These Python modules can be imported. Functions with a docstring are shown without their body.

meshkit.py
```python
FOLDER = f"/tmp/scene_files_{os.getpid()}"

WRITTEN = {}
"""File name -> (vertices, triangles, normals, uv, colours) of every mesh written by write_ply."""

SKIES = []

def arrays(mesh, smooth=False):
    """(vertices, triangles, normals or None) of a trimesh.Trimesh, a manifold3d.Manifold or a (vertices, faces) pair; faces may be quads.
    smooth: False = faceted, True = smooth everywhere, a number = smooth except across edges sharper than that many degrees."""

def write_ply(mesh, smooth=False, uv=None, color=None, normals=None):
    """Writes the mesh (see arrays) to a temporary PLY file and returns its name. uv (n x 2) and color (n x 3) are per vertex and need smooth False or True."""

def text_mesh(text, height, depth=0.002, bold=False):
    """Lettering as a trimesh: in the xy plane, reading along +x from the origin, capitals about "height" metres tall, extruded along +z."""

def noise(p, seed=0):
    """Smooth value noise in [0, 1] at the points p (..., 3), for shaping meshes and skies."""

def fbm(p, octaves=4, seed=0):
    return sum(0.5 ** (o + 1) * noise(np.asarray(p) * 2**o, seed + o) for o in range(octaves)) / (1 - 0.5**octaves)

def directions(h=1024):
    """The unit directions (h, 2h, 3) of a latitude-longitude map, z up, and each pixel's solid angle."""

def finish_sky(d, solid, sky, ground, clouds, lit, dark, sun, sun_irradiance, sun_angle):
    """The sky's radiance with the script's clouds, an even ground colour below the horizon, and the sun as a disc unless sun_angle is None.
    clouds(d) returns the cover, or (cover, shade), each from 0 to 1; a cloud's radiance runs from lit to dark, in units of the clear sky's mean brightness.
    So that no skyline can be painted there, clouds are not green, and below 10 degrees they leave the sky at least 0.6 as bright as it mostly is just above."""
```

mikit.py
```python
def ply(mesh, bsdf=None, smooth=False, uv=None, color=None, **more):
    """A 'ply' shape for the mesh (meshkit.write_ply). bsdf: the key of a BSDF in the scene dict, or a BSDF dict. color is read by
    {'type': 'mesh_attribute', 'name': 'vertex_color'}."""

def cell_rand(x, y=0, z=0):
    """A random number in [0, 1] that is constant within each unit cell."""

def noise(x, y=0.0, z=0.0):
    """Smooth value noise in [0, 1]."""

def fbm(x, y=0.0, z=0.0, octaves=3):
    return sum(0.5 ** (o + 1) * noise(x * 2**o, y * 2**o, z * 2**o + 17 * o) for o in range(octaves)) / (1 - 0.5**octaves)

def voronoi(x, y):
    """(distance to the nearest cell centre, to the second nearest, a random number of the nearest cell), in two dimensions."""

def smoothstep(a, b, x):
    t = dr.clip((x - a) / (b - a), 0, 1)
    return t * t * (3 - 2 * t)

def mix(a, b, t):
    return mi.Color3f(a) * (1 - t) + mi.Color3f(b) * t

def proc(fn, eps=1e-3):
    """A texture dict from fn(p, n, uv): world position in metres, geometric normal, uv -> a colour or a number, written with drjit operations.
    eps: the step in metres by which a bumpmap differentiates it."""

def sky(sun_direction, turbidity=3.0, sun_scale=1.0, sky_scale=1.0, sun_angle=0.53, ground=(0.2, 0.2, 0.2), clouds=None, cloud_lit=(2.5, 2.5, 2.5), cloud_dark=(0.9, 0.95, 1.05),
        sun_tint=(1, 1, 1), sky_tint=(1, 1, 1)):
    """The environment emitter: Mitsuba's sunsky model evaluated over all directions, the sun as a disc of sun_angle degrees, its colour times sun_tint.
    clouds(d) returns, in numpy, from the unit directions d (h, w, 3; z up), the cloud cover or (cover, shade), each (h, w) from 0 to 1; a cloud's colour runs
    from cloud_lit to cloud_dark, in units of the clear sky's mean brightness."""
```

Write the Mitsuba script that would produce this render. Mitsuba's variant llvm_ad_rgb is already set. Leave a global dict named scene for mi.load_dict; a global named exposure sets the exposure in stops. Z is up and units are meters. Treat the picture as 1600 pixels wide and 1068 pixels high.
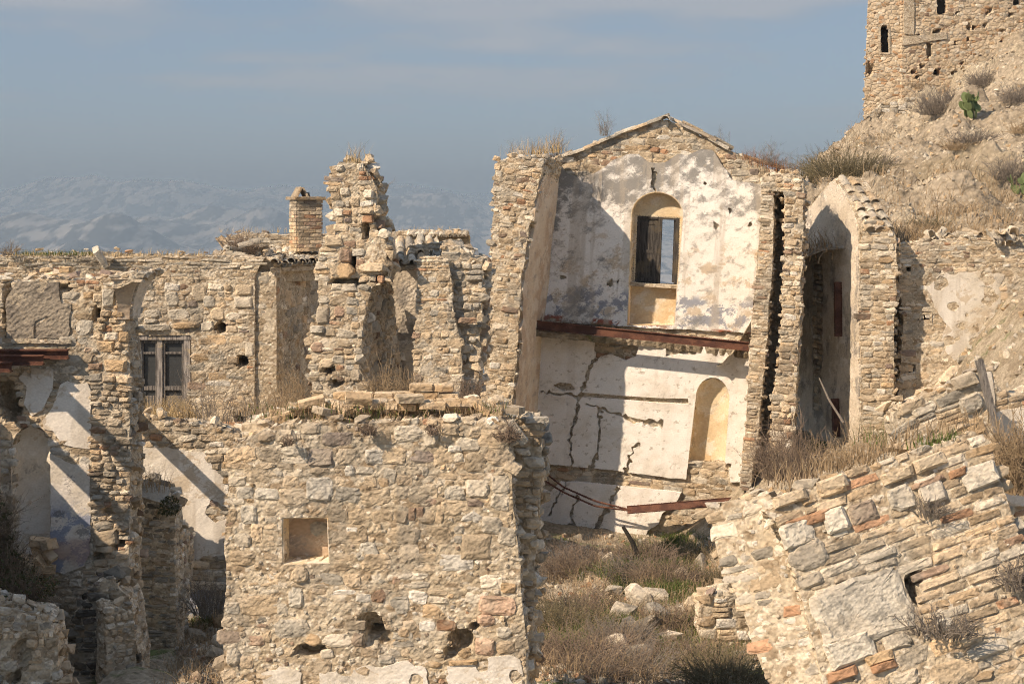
import math, numpy as np, trimesh, shapely, mitsuba as mi, drjit as dr, mikit, meshkit
from shapely.geometry import Polygon, LineString, Point, box as sbox
from shapely.ops import unary_union
from scipy.spatial import ConvexHull
from mikit import noise, fbm, voronoi, smoothstep, mix, proc

# ------------------------------------------------------------------ camera, light, exposure
# units are metres, the eye is at the origin, x right, y away from the camera, z up
FPX, CX, CY = 2500.0, 800.0, 300.0          # focal length and principal point, in pixels of the 1600 x 1068 photograph
exposure = 2.1
SUN_AZ, SUN_EL = 52.0, 37.0                 # degrees to the left of straight behind the camera, and above the horizon
_a, _e = math.radians(SUN_AZ), math.radians(SUN_EL)
SUN = (-math.sin(_a) * math.cos(_e), -math.cos(_a) * math.cos(_e), math.sin(_e))


def cloud_cover(d):
    p = d / np.maximum(d[..., 2:3], 0.03)
    q = np.stack([p[..., 0] * 0.55 + 3.1, p[..., 1] * 0.32, d[..., 2] * 3], -1)
    f = meshkit.fbm(q * 1.3, 6, 5)
    g = meshkit.fbm(q * 0.45 + 7, 3, 9)
    c = np.clip((f * 0.75 + g * 0.45 - 0.525) / 0.12, 0, 1) * np.clip((d[..., 2] - 0.025) / 0.055, 0, 1)
    veil = 0.62 * np.clip(1.25 - d[..., 2] * 0.9, 0.4, 1)
    return veil + (0.95 - veil) * 0.8 * c, 1.0 - 0.75 * c


scene = {
    "camera": {"type": "perspective", "fov": math.degrees(2 * math.atan(800 / FPX)), "fov_axis": "x",
               "principal_point_offset_y": (534 - CY) / 1068.0,
               "to_world": mi.ScalarTransform4f().look_at([0, 0, 0], [0, 1, 0], [0, 0, 1]),
               "near_clip": 0.5, "far_clip": 60000.0, "medium": {"type": "ref", "id": "air"}},
    "air": {"type": "homogeneous", "albedo": {"type": "rgb", "value": [0.37, 0.48, 0.60]},
            "sigma_t": {"type": "rgb", "value": [0.00025, 0.00026, 0.00027]}},
    "sky": mikit.sky(SUN, turbidity=4.0, sky_scale=1.2, sun_tint=(1.0, 0.975, 1.0), ground=(0.22, 0.19, 0.15), clouds=cloud_cover,
                     cloud_lit=(0.98, 1.0, 1.06), cloud_dark=(0.395, 0.44, 0.50), sky_tint=(0.93, 0.98, 1.04)),
}
labels = {}

# ------------------------------------------------------------------ materials
# uv of masonry pieces: (colour index in the palette, brightness of this piece); uv of sheets: metres along and up the wall
PAL = [(.50, .415, .30), (.46, .34, .21), (.61, .555, .455), (.40, .375, .32), (.29, .21, .155), (.41, .25, .155), (.25, .20, .175), (.70, .67, .60), (.23, .21, .175)]


def palette(h):
    c = mi.Color3f(*PAL[-1])
    for k in range(len(PAL) - 2, -1, -1):
        c = dr.select(h < k + 1, mix(PAL[k], PAL[k + 1], dr.clip(h - k, 0, 1)), c)
    return c


def weather(p, c):
    """broad tone of a wall: paler and darker zones, grey lichen and soot stains with their own outlines"""
    c = c * (.76 + .48 * fbm(p.x * .9 + 3, p.y * .9, p.z * .9, 3))
    s = fbm(p.x * 2.2 + 50, p.y * 2.2, p.z * .95, 4)
    return mix(c, mi.Color3f(.285, .27, .235) * (.4 + 1.4 * dr.minimum(c.y, .45)), .55 * smoothstep(.53, .66, s))


def f_stone(p, n, uv):
    g, f = fbm(p.x * 7, p.y * 7, p.z * 7, 3), noise(p.x * 55, p.y * 55, p.z * 55)
    c = weather(p, palette(uv.x)) * (uv.y * (0.52 + 0.66 * g + 0.32 * f))
    lime = smoothstep(0.54, 0.70, fbm(p.x * 5 + 9, p.y * 5, p.z * 6, 4))
    c = mix(c, mi.Color3f(.56, .49, .385), 0.42 * lime)
    dark = smoothstep(0.56, 0.68, fbm(p.x * 14 + 3, p.y * 14, p.z * 14 + 5, 3))
    return c * (1 - 0.30 * dark)


def f_stone_h(p, n, uv):
    return fbm(p.x * 38, p.y * 38, p.z * 38, 3)


def f_mortar(p, n, uv):
    g = fbm(p.x * 3, p.y * 3, p.z * 3, 4)
    f = noise(p.x * 45, p.y * 45, p.z * 45)
    c = weather(p, mix((.46, .39, .285), (.58, .51, .395), smoothstep(.35, .65, g)))
    c = mix(c, mi.Color3f(.33, .26, .18), smoothstep(.50, .70, fbm(p.x * 9, p.y * 9, p.z * 9 + 4, 3)))
    c = mix(c, mi.Color3f(.64, .58, .48), smoothstep(.62, .70, fbm(p.x * 20 + 1, p.y * 20, p.z * 20, 2)))
    c = mix(c, mi.Color3f(.24, .18, .12), .4 * smoothstep(.66, .74, noise(p.x * 24 + 7, p.y * 24, p.z * 24)))
    return c * (.72 + .48 * f)


def f_mortar_h(p, n, uv):
    return fbm(p.x * 26, p.y * 26, p.z * 26, 4)


def bsdf(name, color, h=None, scale=0.01, eps=0.004, rough=0.92, kind="principled", spec=0.2, **more):
    col = proc(color) if callable(color) else {"type": "rgb", "value": list(color)}
    b = {"type": "principled", "base_color": col, "roughness": rough, "specular": spec, **more}
    if h is not None:
        b = {"type": "bumpmap", "arbitrary": proc(h, eps), "scale": scale, "bsdf": b}
    scene[name] = {"type": "twosided", "bsdf": b}


bsdf("m_stone", f_stone, f_stone_h, 0.022)
bsdf("m_mortar", f_mortar, f_mortar_h, 0.035)


def noise3(p, f):
    """cloudy noise with a warped, crumbly outline"""
    w = 0.35 / f * (noise(p.x * f * 2.3, p.y * f * 2.3, p.z * f * 2.3) - .5) + .22 / f * (noise(p.x * f * 7 + 5, p.y * f * 7, p.z * f * 7) - .5)
    x, y, z = p.x + 1.6 * w, p.y - w, p.z + 1.3 * w
    return .80 * fbm(x * f, y * f, z * f, 4) + .20 * fbm(x * f * 13, y * f * 13, z * f * 13, 2)


def f_plaster(p, n, uv):
    """old lime plaster: white with grey mould, ochre under-coats and thin dirt"""
    a, b, c_ = noise3(p, 1.1), noise3(p + 31.0, 2.6), noise3(p + 57.0, 7.0)
    f = noise(p.x * 60, p.y * 60, p.z * 60)
    c = mix((.75, .72, .66), (.62, .57, .48), smoothstep(.42, .70, a))
    c = mix(c, mi.Color3f(.50, .41, .29), 0.7 * smoothstep(.56, .64, b))
    c = mix(c, mi.Color3f(.24, .225, .20), 0.75 * smoothstep(.57, .72, 0.55 * c_ + 0.45 * a))
    c = mix(c, mi.Color3f(.42, .37, .30), .45 * smoothstep(.54, .70, fbm(p.x * 5 + p.y * 5, p.z * .5, 2.0, 4)))
    return c * (.86 + .2 * f)


def f_plaster_h(p, n, uv):
    return 0.75 * fbm(p.x * 5, p.y * 5, p.z * 5, 3) + 0.25 * fbm(p.x * 40, p.y * 40, p.z * 40, 2)


bsdf("m_plaster", f_plaster, f_plaster_h, 0.03, 0.008, rough=0.85)


def f_house(p, n, uv):
    """the gabled house's inner face; uv = metres from the floor line's left end: u along, v up"""
    u, v = uv.x, uv.y
    a, b, c_ = noise3(p, 1.3), noise3(p + 31.0, 3.0), noise3(p + 57.0, 6.0)
    f = noise(p.x * 60, p.y * 60, p.z * 60)
    c = mix((.85, .835, .80), (.73, .695, .63), smoothstep(.42, .66, .6 * a + .4 * c_))
    up = smoothstep(0.0, 0.08, v)
    # ochre under-coat where the white has flaked off, upper room
    c = mix(c, mi.Color3f(.50, .385, .245), up * 0.7 * smoothstep(.57, .66, b) * smoothstep(3.0, 1.6, v))
    # dado of the upper room: blue paint left in patches, red skirting
    dado = smoothstep(1.02, 0.80, v + .5 * (b - .5)) * up
    c = mix(c, mi.Color3f(.255, .28, .345), dado * .9 * smoothstep(.48, .53, noise3(p + 5.0, 4.6)) * smoothstep(.42, .50, c_ + .1 * b))
    c = mix(c, mi.Color3f(.34, .12, .075), smoothstep(.24, .19, v) * up * smoothstep(.5, .55, noise3(p + 15.0, 2.4)))
    # grey mould under the roof and about the left corner
    m = smoothstep(.53, .69, 0.5 * a + 0.5 * c_ + 0.15 * smoothstep(1.8, 3.3, v) + 0.05 * smoothstep(1.5, 0.2, u) * up - 0.09 * (1 - up))
    c = mix(c, mi.Color3f(.21, .21, .205), 0.88 * m)
    c = mix(c, mi.Color3f(.40, .36, .30), .75 * smoothstep(.62, .70, noise3(p + 77.0, 12.0)))
    c = mix(c, mi.Color3f(.45, .40, .33), (.18 + .32 * up) * smoothstep(.54, .70, fbm(u * 5.5, v * .5, 2.0, 4)))
    return c * (.88 + .18 * f)


bsdf("m_house_plaster", f_house, f_plaster_h, 0.03, 0.008, rough=0.85)


def f_ochre(p, n, uv):
    a, b = noise3(p, 1.7), noise3(p + 21.0, 5.0)
    c = mix((.68, .575, .40), (.58, .44, .265), smoothstep(.38, .65, a))
    c = mix(c, mi.Color3f(.72, .67, .58), 0.8 * smoothstep(.50, .62, b))
    c = mix(c, mi.Color3f(.34, .29, .22), 0.6 * smoothstep(.60, .72, noise3(p + 61.0, 4.0)))
    return c * (.85 + .25 * noise(p.x * 50, p.y * 50, p.z * 50))


bsdf("m_ochre", f_ochre, f_plaster_h, 0.02, 0.008, rough=0.85)


def f_pink(p, n, uv):
    a, b = noise3(p, 1.5), noise3(p + 11.0, 4.0)
    c = mix((.58, .49, .38), (.47, .36, .26), smoothstep(.4, .6, a))
    c = mix(c, mi.Color3f(.62, .55, .46), 0.8 * smoothstep(.52, .6, b))
    c = mix(c, mi.Color3f(.30, .27, .25), 0.6 * smoothstep(.58, .70, noise3(p + 41.0, 6.0)))
    return c * (.85 + .25 * noise(p.x * 50, p.y * 50, p.z * 50))


bsdf("m_pink", f_pink, f_plaster_h, 0.03, 0.008, rough=0.88)


def f_grim(p, n, uv):
    """plaster gone grey-black with damp, in vertical streaks"""
    a, b = noise3(p, 1.6), .6 * noise3(p + 3.0, 2.6) + .4 * fbm(p.x * 6 + p.y * 6, p.z * 1.6, 3.0, 3)
    c = mix((.62, .56, .47), (.48, .42, .33), smoothstep(.4, .62, a))
    c = mix(c, mi.Color3f(.20, .19, .18), 0.75 * smoothstep(.50, .66, b))
    c = mix(c, mi.Color3f(.70, .66, .60), 0.7 * smoothstep(.58, .66, noise3(p + 9.0, 4.5)))
    return c * (.8 + .35 * noise(p.x * 40, p.y * 40, p.z * 40))


bsdf("m_grim", f_grim, f_mortar_h, 0.04, 0.008, rough=0.9)


def f_blue(p, n, uv):
    """room plaster with rests of blue paint low down (uv.y metres above the niche's foot)"""
    a, b = noise3(p, 2.0), noise3(p + 13.0, 4.0)
    c = mix((.70, .67, .62), (.58, .54, .47), smoothstep(.42, .62, a))
    low = smoothstep(1.05, .55, uv.y + .5 * (b - .5))
    c = mix(c, mi.Color3f(.20, .255, .38), .8 * low * smoothstep(.46, .54, noise3(p + 3.0, 5.0)))
    c = mix(c, mi.Color3f(.40, .26, .20), smoothstep(.20, .08, dr.abs(uv.y - .16 + .3 * (b - .5))) * .6)
    c = mix(c, mi.Color3f(.17, .165, .16), .7 * smoothstep(.60, .70, noise3(p + 33.0, 6.0)))
    return c * (.85 + .25 * noise(p.x * 50, p.y * 50, p.z * 50))


bsdf("m_blue", f_blue, f_plaster_h, 0.03, 0.008, rough=0.88)


def f_rust(p, n, uv):
    a = noise3(p, 6.0)
    c = mix((.085, .038, .028), (.155, .072, .046), smoothstep(.4, .65, a))
    return c * (.75 + .4 * noise(p.x * 70, p.y * 70, p.z * 70))


bsdf("m_rust", f_rust, f_stone_h, 0.004, rough=0.75, spec=0.3)


def f_wood(p, n, uv):
    g = fbm(p.x * 60, p.y * 60, p.z * 4, 3)
    c = mix((.085, .08, .078), (.21, .195, .18), smoothstep(.3, .7, g))
    return mix(c, mi.Color3f(.27, .22, .14), .6 * smoothstep(.55, .65, noise3(p, 3.0)))


def f_wood_h(p, n, uv):
    return fbm(p.x * 80, p.y * 80, p.z * 5, 2)


bsdf("m_wood_dark", lambda p, n, uv: .42 * f_wood(p, n, uv), f_wood_h, 0.01, 0.003, rough=.85)
bsdf("m_wood", f_wood, f_wood_h, 0.01, 0.003, rough=0.85)


def f_soil(p, n, uv):
    a, b = noise3(p, .5), noise3(p + 7.0, 3.0)
    c = mix((.24, .20, .145), (.34, .295, .225), smoothstep(.4, .6, b))
    c = mix(c, mi.Color3f(.085, .115, .035), .9 * smoothstep(.53, .62, .6 * a + .4 * noise3(p + 70.0, 1.6)))
    return c * (.6 + .75 * noise(p.x * 24, p.y * 24, p.z * 24))


bsdf("m_soil", f_soil, f_mortar_h, 0.06, 0.01)


def f_slope(p, n, uv):
    """clay and gravel slope under the castle"""
    a, b = noise3(p, .22), noise3(p + 9.0, 1.2)
    c = mix((.35, .30, .23), (.25, .21, .155), smoothstep(.38, .62, b))
    c = mix(c, mi.Color3f(.42, .37, .28), .7 * smoothstep(.52, .66, noise3(p + 19.0, .7)))
    c = mix(c, mi.Color3f(.25, .21, .145), .7 * smoothstep(.55, .66, a))
    c = mix(c, mi.Color3f(.48, .43, .34), smoothstep(.64, .74, noise3(p + 29.0, 5.0)))
    return c * (.65 + .6 * noise(p.x * 9, p.y * 9, p.z * 9))


bsdf("m_slope", f_slope, lambda p, n, uv: fbm(p.x * 5, p.y * 5, p.z * 5, 5), 0.28, 0.02)


def f_hill(p, n, uv):
    """far badlands: grey-green fields, bare pale clay on steep flanks"""
    q = mi.Point3f(p.x * .001, p.y * .00024, p.z * .002)
    bare = smoothstep(.55, .72, .40 * noise3(q, 2.4) + .36 * noise3(q + 8.0, 9.0) - .13 + 1.1 * (1 - n.z) + .35 * dr.maximum(-n.y, 0))
    c = mix((.05, .055, .05), (.10, .095, .075), smoothstep(.4, .6, noise3(q + 3.0, 5.0)))
    cell = voronoi(p.x * .0026, p.y * .0009)
    c = mix(c, mi.Color3f(.17, .15, .11), .6 * smoothstep(.55, .8, cell[2]) * (1 - bare))
    rill = smoothstep(.42, .62, fbm(p.x * .024, p.y * .0045, p.z * .02, 3))
    return mix(c, mix((.07, .072, .07), (.30, .295, .285), rill), bare)


bsdf("m_hill", f_hill)


def f_castle(p, n, uv):
    x, z = p.x + .35 * p.y, p.z
    d1, d2, r = voronoi(x * 4.2 + .5 * noise(x * 3, z * 3), z * 5.6)
    c = mix((.50, .40, .28), (.62, .54, .42), r)
    c = mix(c, mi.Color3f(.40, .26, .155), smoothstep(.78, .80, r))
    c = mix(mi.Color3f(.52, .44, .33), c, smoothstep(.04, .22, d2 - d1))
    return c * (.7 + .55 * noise3(p, 2.0))


def f_castle_h(p, n, uv):
    x, z = p.x + .35 * p.y, p.z
    d1, d2, r = voronoi(x * 4.2 + .5 * noise(x * 3, z * 3), z * 5.6)
    return smoothstep(0.0, .3, d2 - d1) + .5 * fbm(p.x * 9, p.y * 9, p.z * 9, 2)


bsdf("m_castle", f_castle, f_castle_h, 0.05, 0.02)
bsdf("m_wood_pale", lambda p, n, uv: mi.Color3f(1.7, 1.7, 1.72) * f_wood(p, n, uv), f_wood_h, 0.01, 0.003, rough=.85)
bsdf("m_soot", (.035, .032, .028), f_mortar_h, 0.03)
bsdf("m_glass", (.05, .055, .06), rough=.12, spec=.5)
for _n, _c in (("m_twig", (.20, .155, .12)), ("m_twig_dark", (.15, .115, .085)), ("m_twig_grey", (.20, .175, .15)), ("m_twig_olive", (.15, .13, .08)), ("m_straw", (.46, .35, .19)), ("m_straw_d", (.31, .235, .15)), ("m_rustgrass", (.26, .135, .075)),
               ("m_green", (.085, .12, .03)), ("m_leaf", (.05, .055, .022)), ("m_cactus", (.13, .17, .075))):
    bsdf(_n, _c, rough=.8)


def f_dark_render(p, n, uv):
    a = noise3(p, 2.5)
    c = mix((.30, .265, .215), (.19, .17, .145), smoothstep(.42, .6, a))
    c = mix(c, mi.Color3f(.42, .36, .27), .8 * smoothstep(.58, .66, noise3(p + 9.0, 5.0)))
    return c * (.75 + .45 * noise(p.x * 45, p.y * 45, p.z * 45))


bsdf("m_dark_render", f_dark_render, f_mortar_h, 0.04, 0.008)

# ------------------------------------------------------------------ geometry helpers
def P(px, py, D):
    """the point at distance D (along y) seen at that pixel of the photograph"""
    return np.array([(px - CX) / FPX * D, D, (CY - py) / FPX * D])


class Plane:
    """an upright wall plane: s along, t up, d out of the face. yaw > 0 turns the right end nearer, roll tips it clockwise, lean tips the top outwards"""

    def __init__(self, px, py, D, yaw=0.0, roll=0.0, lean=0.0):
        a, r, l = (math.radians(x) for x in (yaw, roll, lean))
        u, v, n = np.array([math.cos(a), -math.sin(a), 0]), np.array([0, 0, 1.0]), np.array([-math.sin(a), -math.cos(a), 0])
        u, v = math.cos(r) * u - math.sin(r) * v, math.sin(r) * u + math.cos(r) * v
        v, n = math.cos(l) * v + math.sin(l) * n, math.cos(l) * n - math.sin(l) * v
        self.o, self.u, self.v, self.n, self.D = P(px, py, D), u, v, n, D

    def st(self, px, py):
        r = np.array([(px - CX) / FPX, 1.0, (CY - py) / FPX])
        q = r * (self.o @ self.n) / (r @ self.n) - self.o
        return q @ self.u, q @ self.v

    def poly(self, pts):
        g = Polygon([self.st(*p) for p in pts])
        return g if g.is_valid else g.buffer(0)

    def line(self, pts):
        return LineString([self.st(*p) for p in pts])

    def W(self, s, t, d):
        s, t, d = (np.asarray(x, float)[..., None] for x in (s, t, d))
        return self.o + s * self.u + t * self.v + d * self.n

    def at(self, px, py, d=0.0):
        s, t = self.st(px, py)
        return self.W(s, t, d)

    def moved(self, d):
        p = Plane.__new__(Plane)
        p.u, p.v, p.n, p.D, p.o = self.u, self.v, self.n, self.D, self.o + d * self.n
        return p


COUNT = {}


def free(key):
    """key, or key_001, key_002 ... when it is taken"""
    n = COUNT.get(key, -1) + 1
    COUNT[key] = n
    return key if n == 0 else f"{key}_{n:03d}"


def tag(key, label=None, cat=None, group=None, kind=None):
    e = labels.setdefault(key, {})
    for k, v in (("label", label), ("category", cat), ("group", group), ("kind", kind)):
        if v:
            e[k] = v
    return key


def thing(name, label, cat, group=None):
    return tag(free(name), label, cat, group)


def obj(key, mesh, m, uv=None, smooth=False):
    v, f = (mesh.vertices, mesh.faces) if hasattr(mesh, "vertices") else mesh
    if uv is None:
        uv = np.zeros((len(v), 2))
    scene[key] = mikit.ply((np.asarray(v), np.asarray(f)), m, smooth=smooth, uv=uv)
    return key


def part(parent, name, mesh, m, uv=None, smooth=False, label=None, kind=None):
    k = obj(free(f"{parent}__{name}"), mesh, m, uv, smooth)
    if label or kind:
        tag(k, label, kind=kind)
    return k


def cat(meshes):
    vs, fs, at = [], [], 0
    for v, f in meshes:
        vs.append(np.asarray(v, float)); fs.append(np.asarray(f, int) + at); at += len(v)
    return np.vstack(vs), np.vstack(fs)


def ragged(poly, amp, step, seed=0):
    """the polygon with an uneven, crumbled outline"""
    out = []
    for g in getattr(poly, "geoms", [poly]):
        if g.is_empty or g.geom_type != "Polygon":
            continue
        rings = []
        for ring in [g.exterior, *g.interiors]:
            c = np.array(shapely.segmentize(ring, step).coords)[:-1]
            z = np.zeros(len(c))
            q = np.stack([c[:, 0] / step / 1.7, c[:, 1] / step / 1.7, z], 1)
            dx, dy = meshkit.fbm(q, 3, seed) - .5, meshkit.fbm(q + 40, 3, seed + 9) - .5
            rings.append(c + 2.2 * amp * np.stack([dx, dy], 1))
        r = Polygon(rings[0], rings[1:])
        out.append(r if r.is_valid else r.buffer(0))
    return unary_union(out)


def slab(pl, poly, d0, d1):
    """the polygon as a plate from depth d0 to d1: (vertices, faces), uv in metres on the wall"""
    ms = []
    for g in getattr(poly, "geoms", [poly]):
        if g.geom_type == "Polygon" and g.area > 1e-5:
            m = trimesh.creation.extrude_polygon(g, d1 - d0, engine="earcut")
            ms.append((np.array(m.vertices), np.array(m.faces)))
    v, f = cat(ms)
    return (pl.W(v[:, 0], v[:, 1], v[:, 2] + d0), f), v[:, :2].copy()


def core_mesh(pl, poly, thick, res, amp=.02, dents=(), seed=0, freq=6.0, lift=0.0):
    """rubble core of a wall: uneven mortar front on a fine grid, crumbling sides, plain back. dents: (s, t, rs, rt, depth)"""
    x0, y0, x1, y1 = poly.bounds
    nx, ny = int((x1 - x0) / res) + 3, int((y1 - y0) / res) + 3
    gx, gy = x0 - res + res * np.arange(nx + 1), y0 - res + res * np.arange(ny + 1)
    cx, cy = np.meshgrid(gx[:-1] + res / 2, gy[:-1] + res / 2)
    shapely.prepare(poly)
    inside = shapely.contains_xy(poly, cx, cy)
    J, I = np.nonzero(inside)
    n00 = J * (nx + 1) + I
    quads = np.stack([n00, n00 + 1, n00 + nx + 2, n00 + nx + 1], 1)
    used, inv = np.unique(quads, return_inverse=True)
    q = inv.reshape(-1, 4)
    s, t = gx[used % (nx + 1)].copy(), gy[used // (nx + 1)].copy()
    rng = np.random.default_rng(seed + 11)
    s += rng.uniform(-.22, .22, len(s)) * res
    t += rng.uniform(-.22, .22, len(t)) * res
    e = np.vstack([q[:, [0, 1]], q[:, [1, 2]], q[:, [2, 3]], q[:, [3, 0]]])
    key = np.sort(e, 1)
    _, first, cnt = np.unique(key, axis=0, return_index=True, return_counts=True)
    be = e[first[cnt == 1]]
    bn = np.unique(be)
    pts = shapely.points(s[bn], t[bn])
    near = shapely.line_interpolate_point(poly.boundary, shapely.line_locate_point(poly.boundary, pts)) if poly.boundary.geom_type == "LineString" else None
    if near is None:
        segs = list(poly.boundary.geoms)
        ds = np.stack([shapely.distance(g, pts) for g in segs])
        pick = ds.argmin(0)
        near = np.array([segs[k].interpolate(segs[k].project(p)) for k, p in zip(pick, pts)])
    ok = shapely.distance(near, pts) < res * 1.2
    s[bn[ok]], t[bn[ok]] = shapely.get_x(near[ok]), shapely.get_y(near[ok])
    w = pl.W(s, t, 0)
    d = lift + (meshkit.fbm(w * freq, 4, seed) - .5) * 2.4 * amp + (meshkit.noise(w * 26, seed + 3) - .5) * .016 + (meshkit.noise(w * 60, seed + 4) - .5) * .008
    for (a, b, ra, rb, dep) in dents:
        r = np.sqrt(((s - a) / ra) ** 2 + ((t - b) / rb) ** 2) + .5 * (meshkit.noise(w * 7, 5) - .5)
        d -= dep * np.clip((1.1 - r) / .35, 0, 1) * (.75 + .5 * meshkit.noise(w * 9, 8))
    N = len(s)
    V = [pl.W(s, t, d)]
    UV = [np.stack([s, t], 1)]
    F_ = [np.vstack([q[:, [0, 1, 2]], q[:, [0, 2, 3]]])]
    L = max(1, int(round(thick / max(.12, res))))
    cur, base = {int(b): int(b) for b in bn}, N
    prev = np.arange(N)
    for k in range(1, L + 1):
        dep = -thick * k / L
        idx = np.full(N, -1)
        idx[bn] = base + np.arange(len(bn))
        jit = rng.uniform(-1, 1, (len(bn), 3)) * min(.035, res) * (k < L)
        ss, tt = s[bn] + jit[:, 0], t[bn] + jit[:, 1]
        dd = np.maximum(dep, -thick) + jit[:, 2]
        V.append(pl.W(ss, tt, dd)); UV.append(np.stack([ss, tt], 1))
        a, b = be[:, 0], be[:, 1]
        F_.append(np.vstack([np.stack([prev[b], prev[a], idx[a]], 1), np.stack([prev[b], idx[a], idx[b]], 1)]))
        prev = idx
        base += len(bn)
    # back
    V.append(pl.W(s, t, np.full(N, -thick))); UV.append(np.stack([s, t], 1))
    F_.append(base + np.vstack([q[:, [0, 2, 1]], q[:, [0, 3, 2]]]))
    return (np.vstack(V), np.vstack(F_)), np.vstack(UV)


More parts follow.
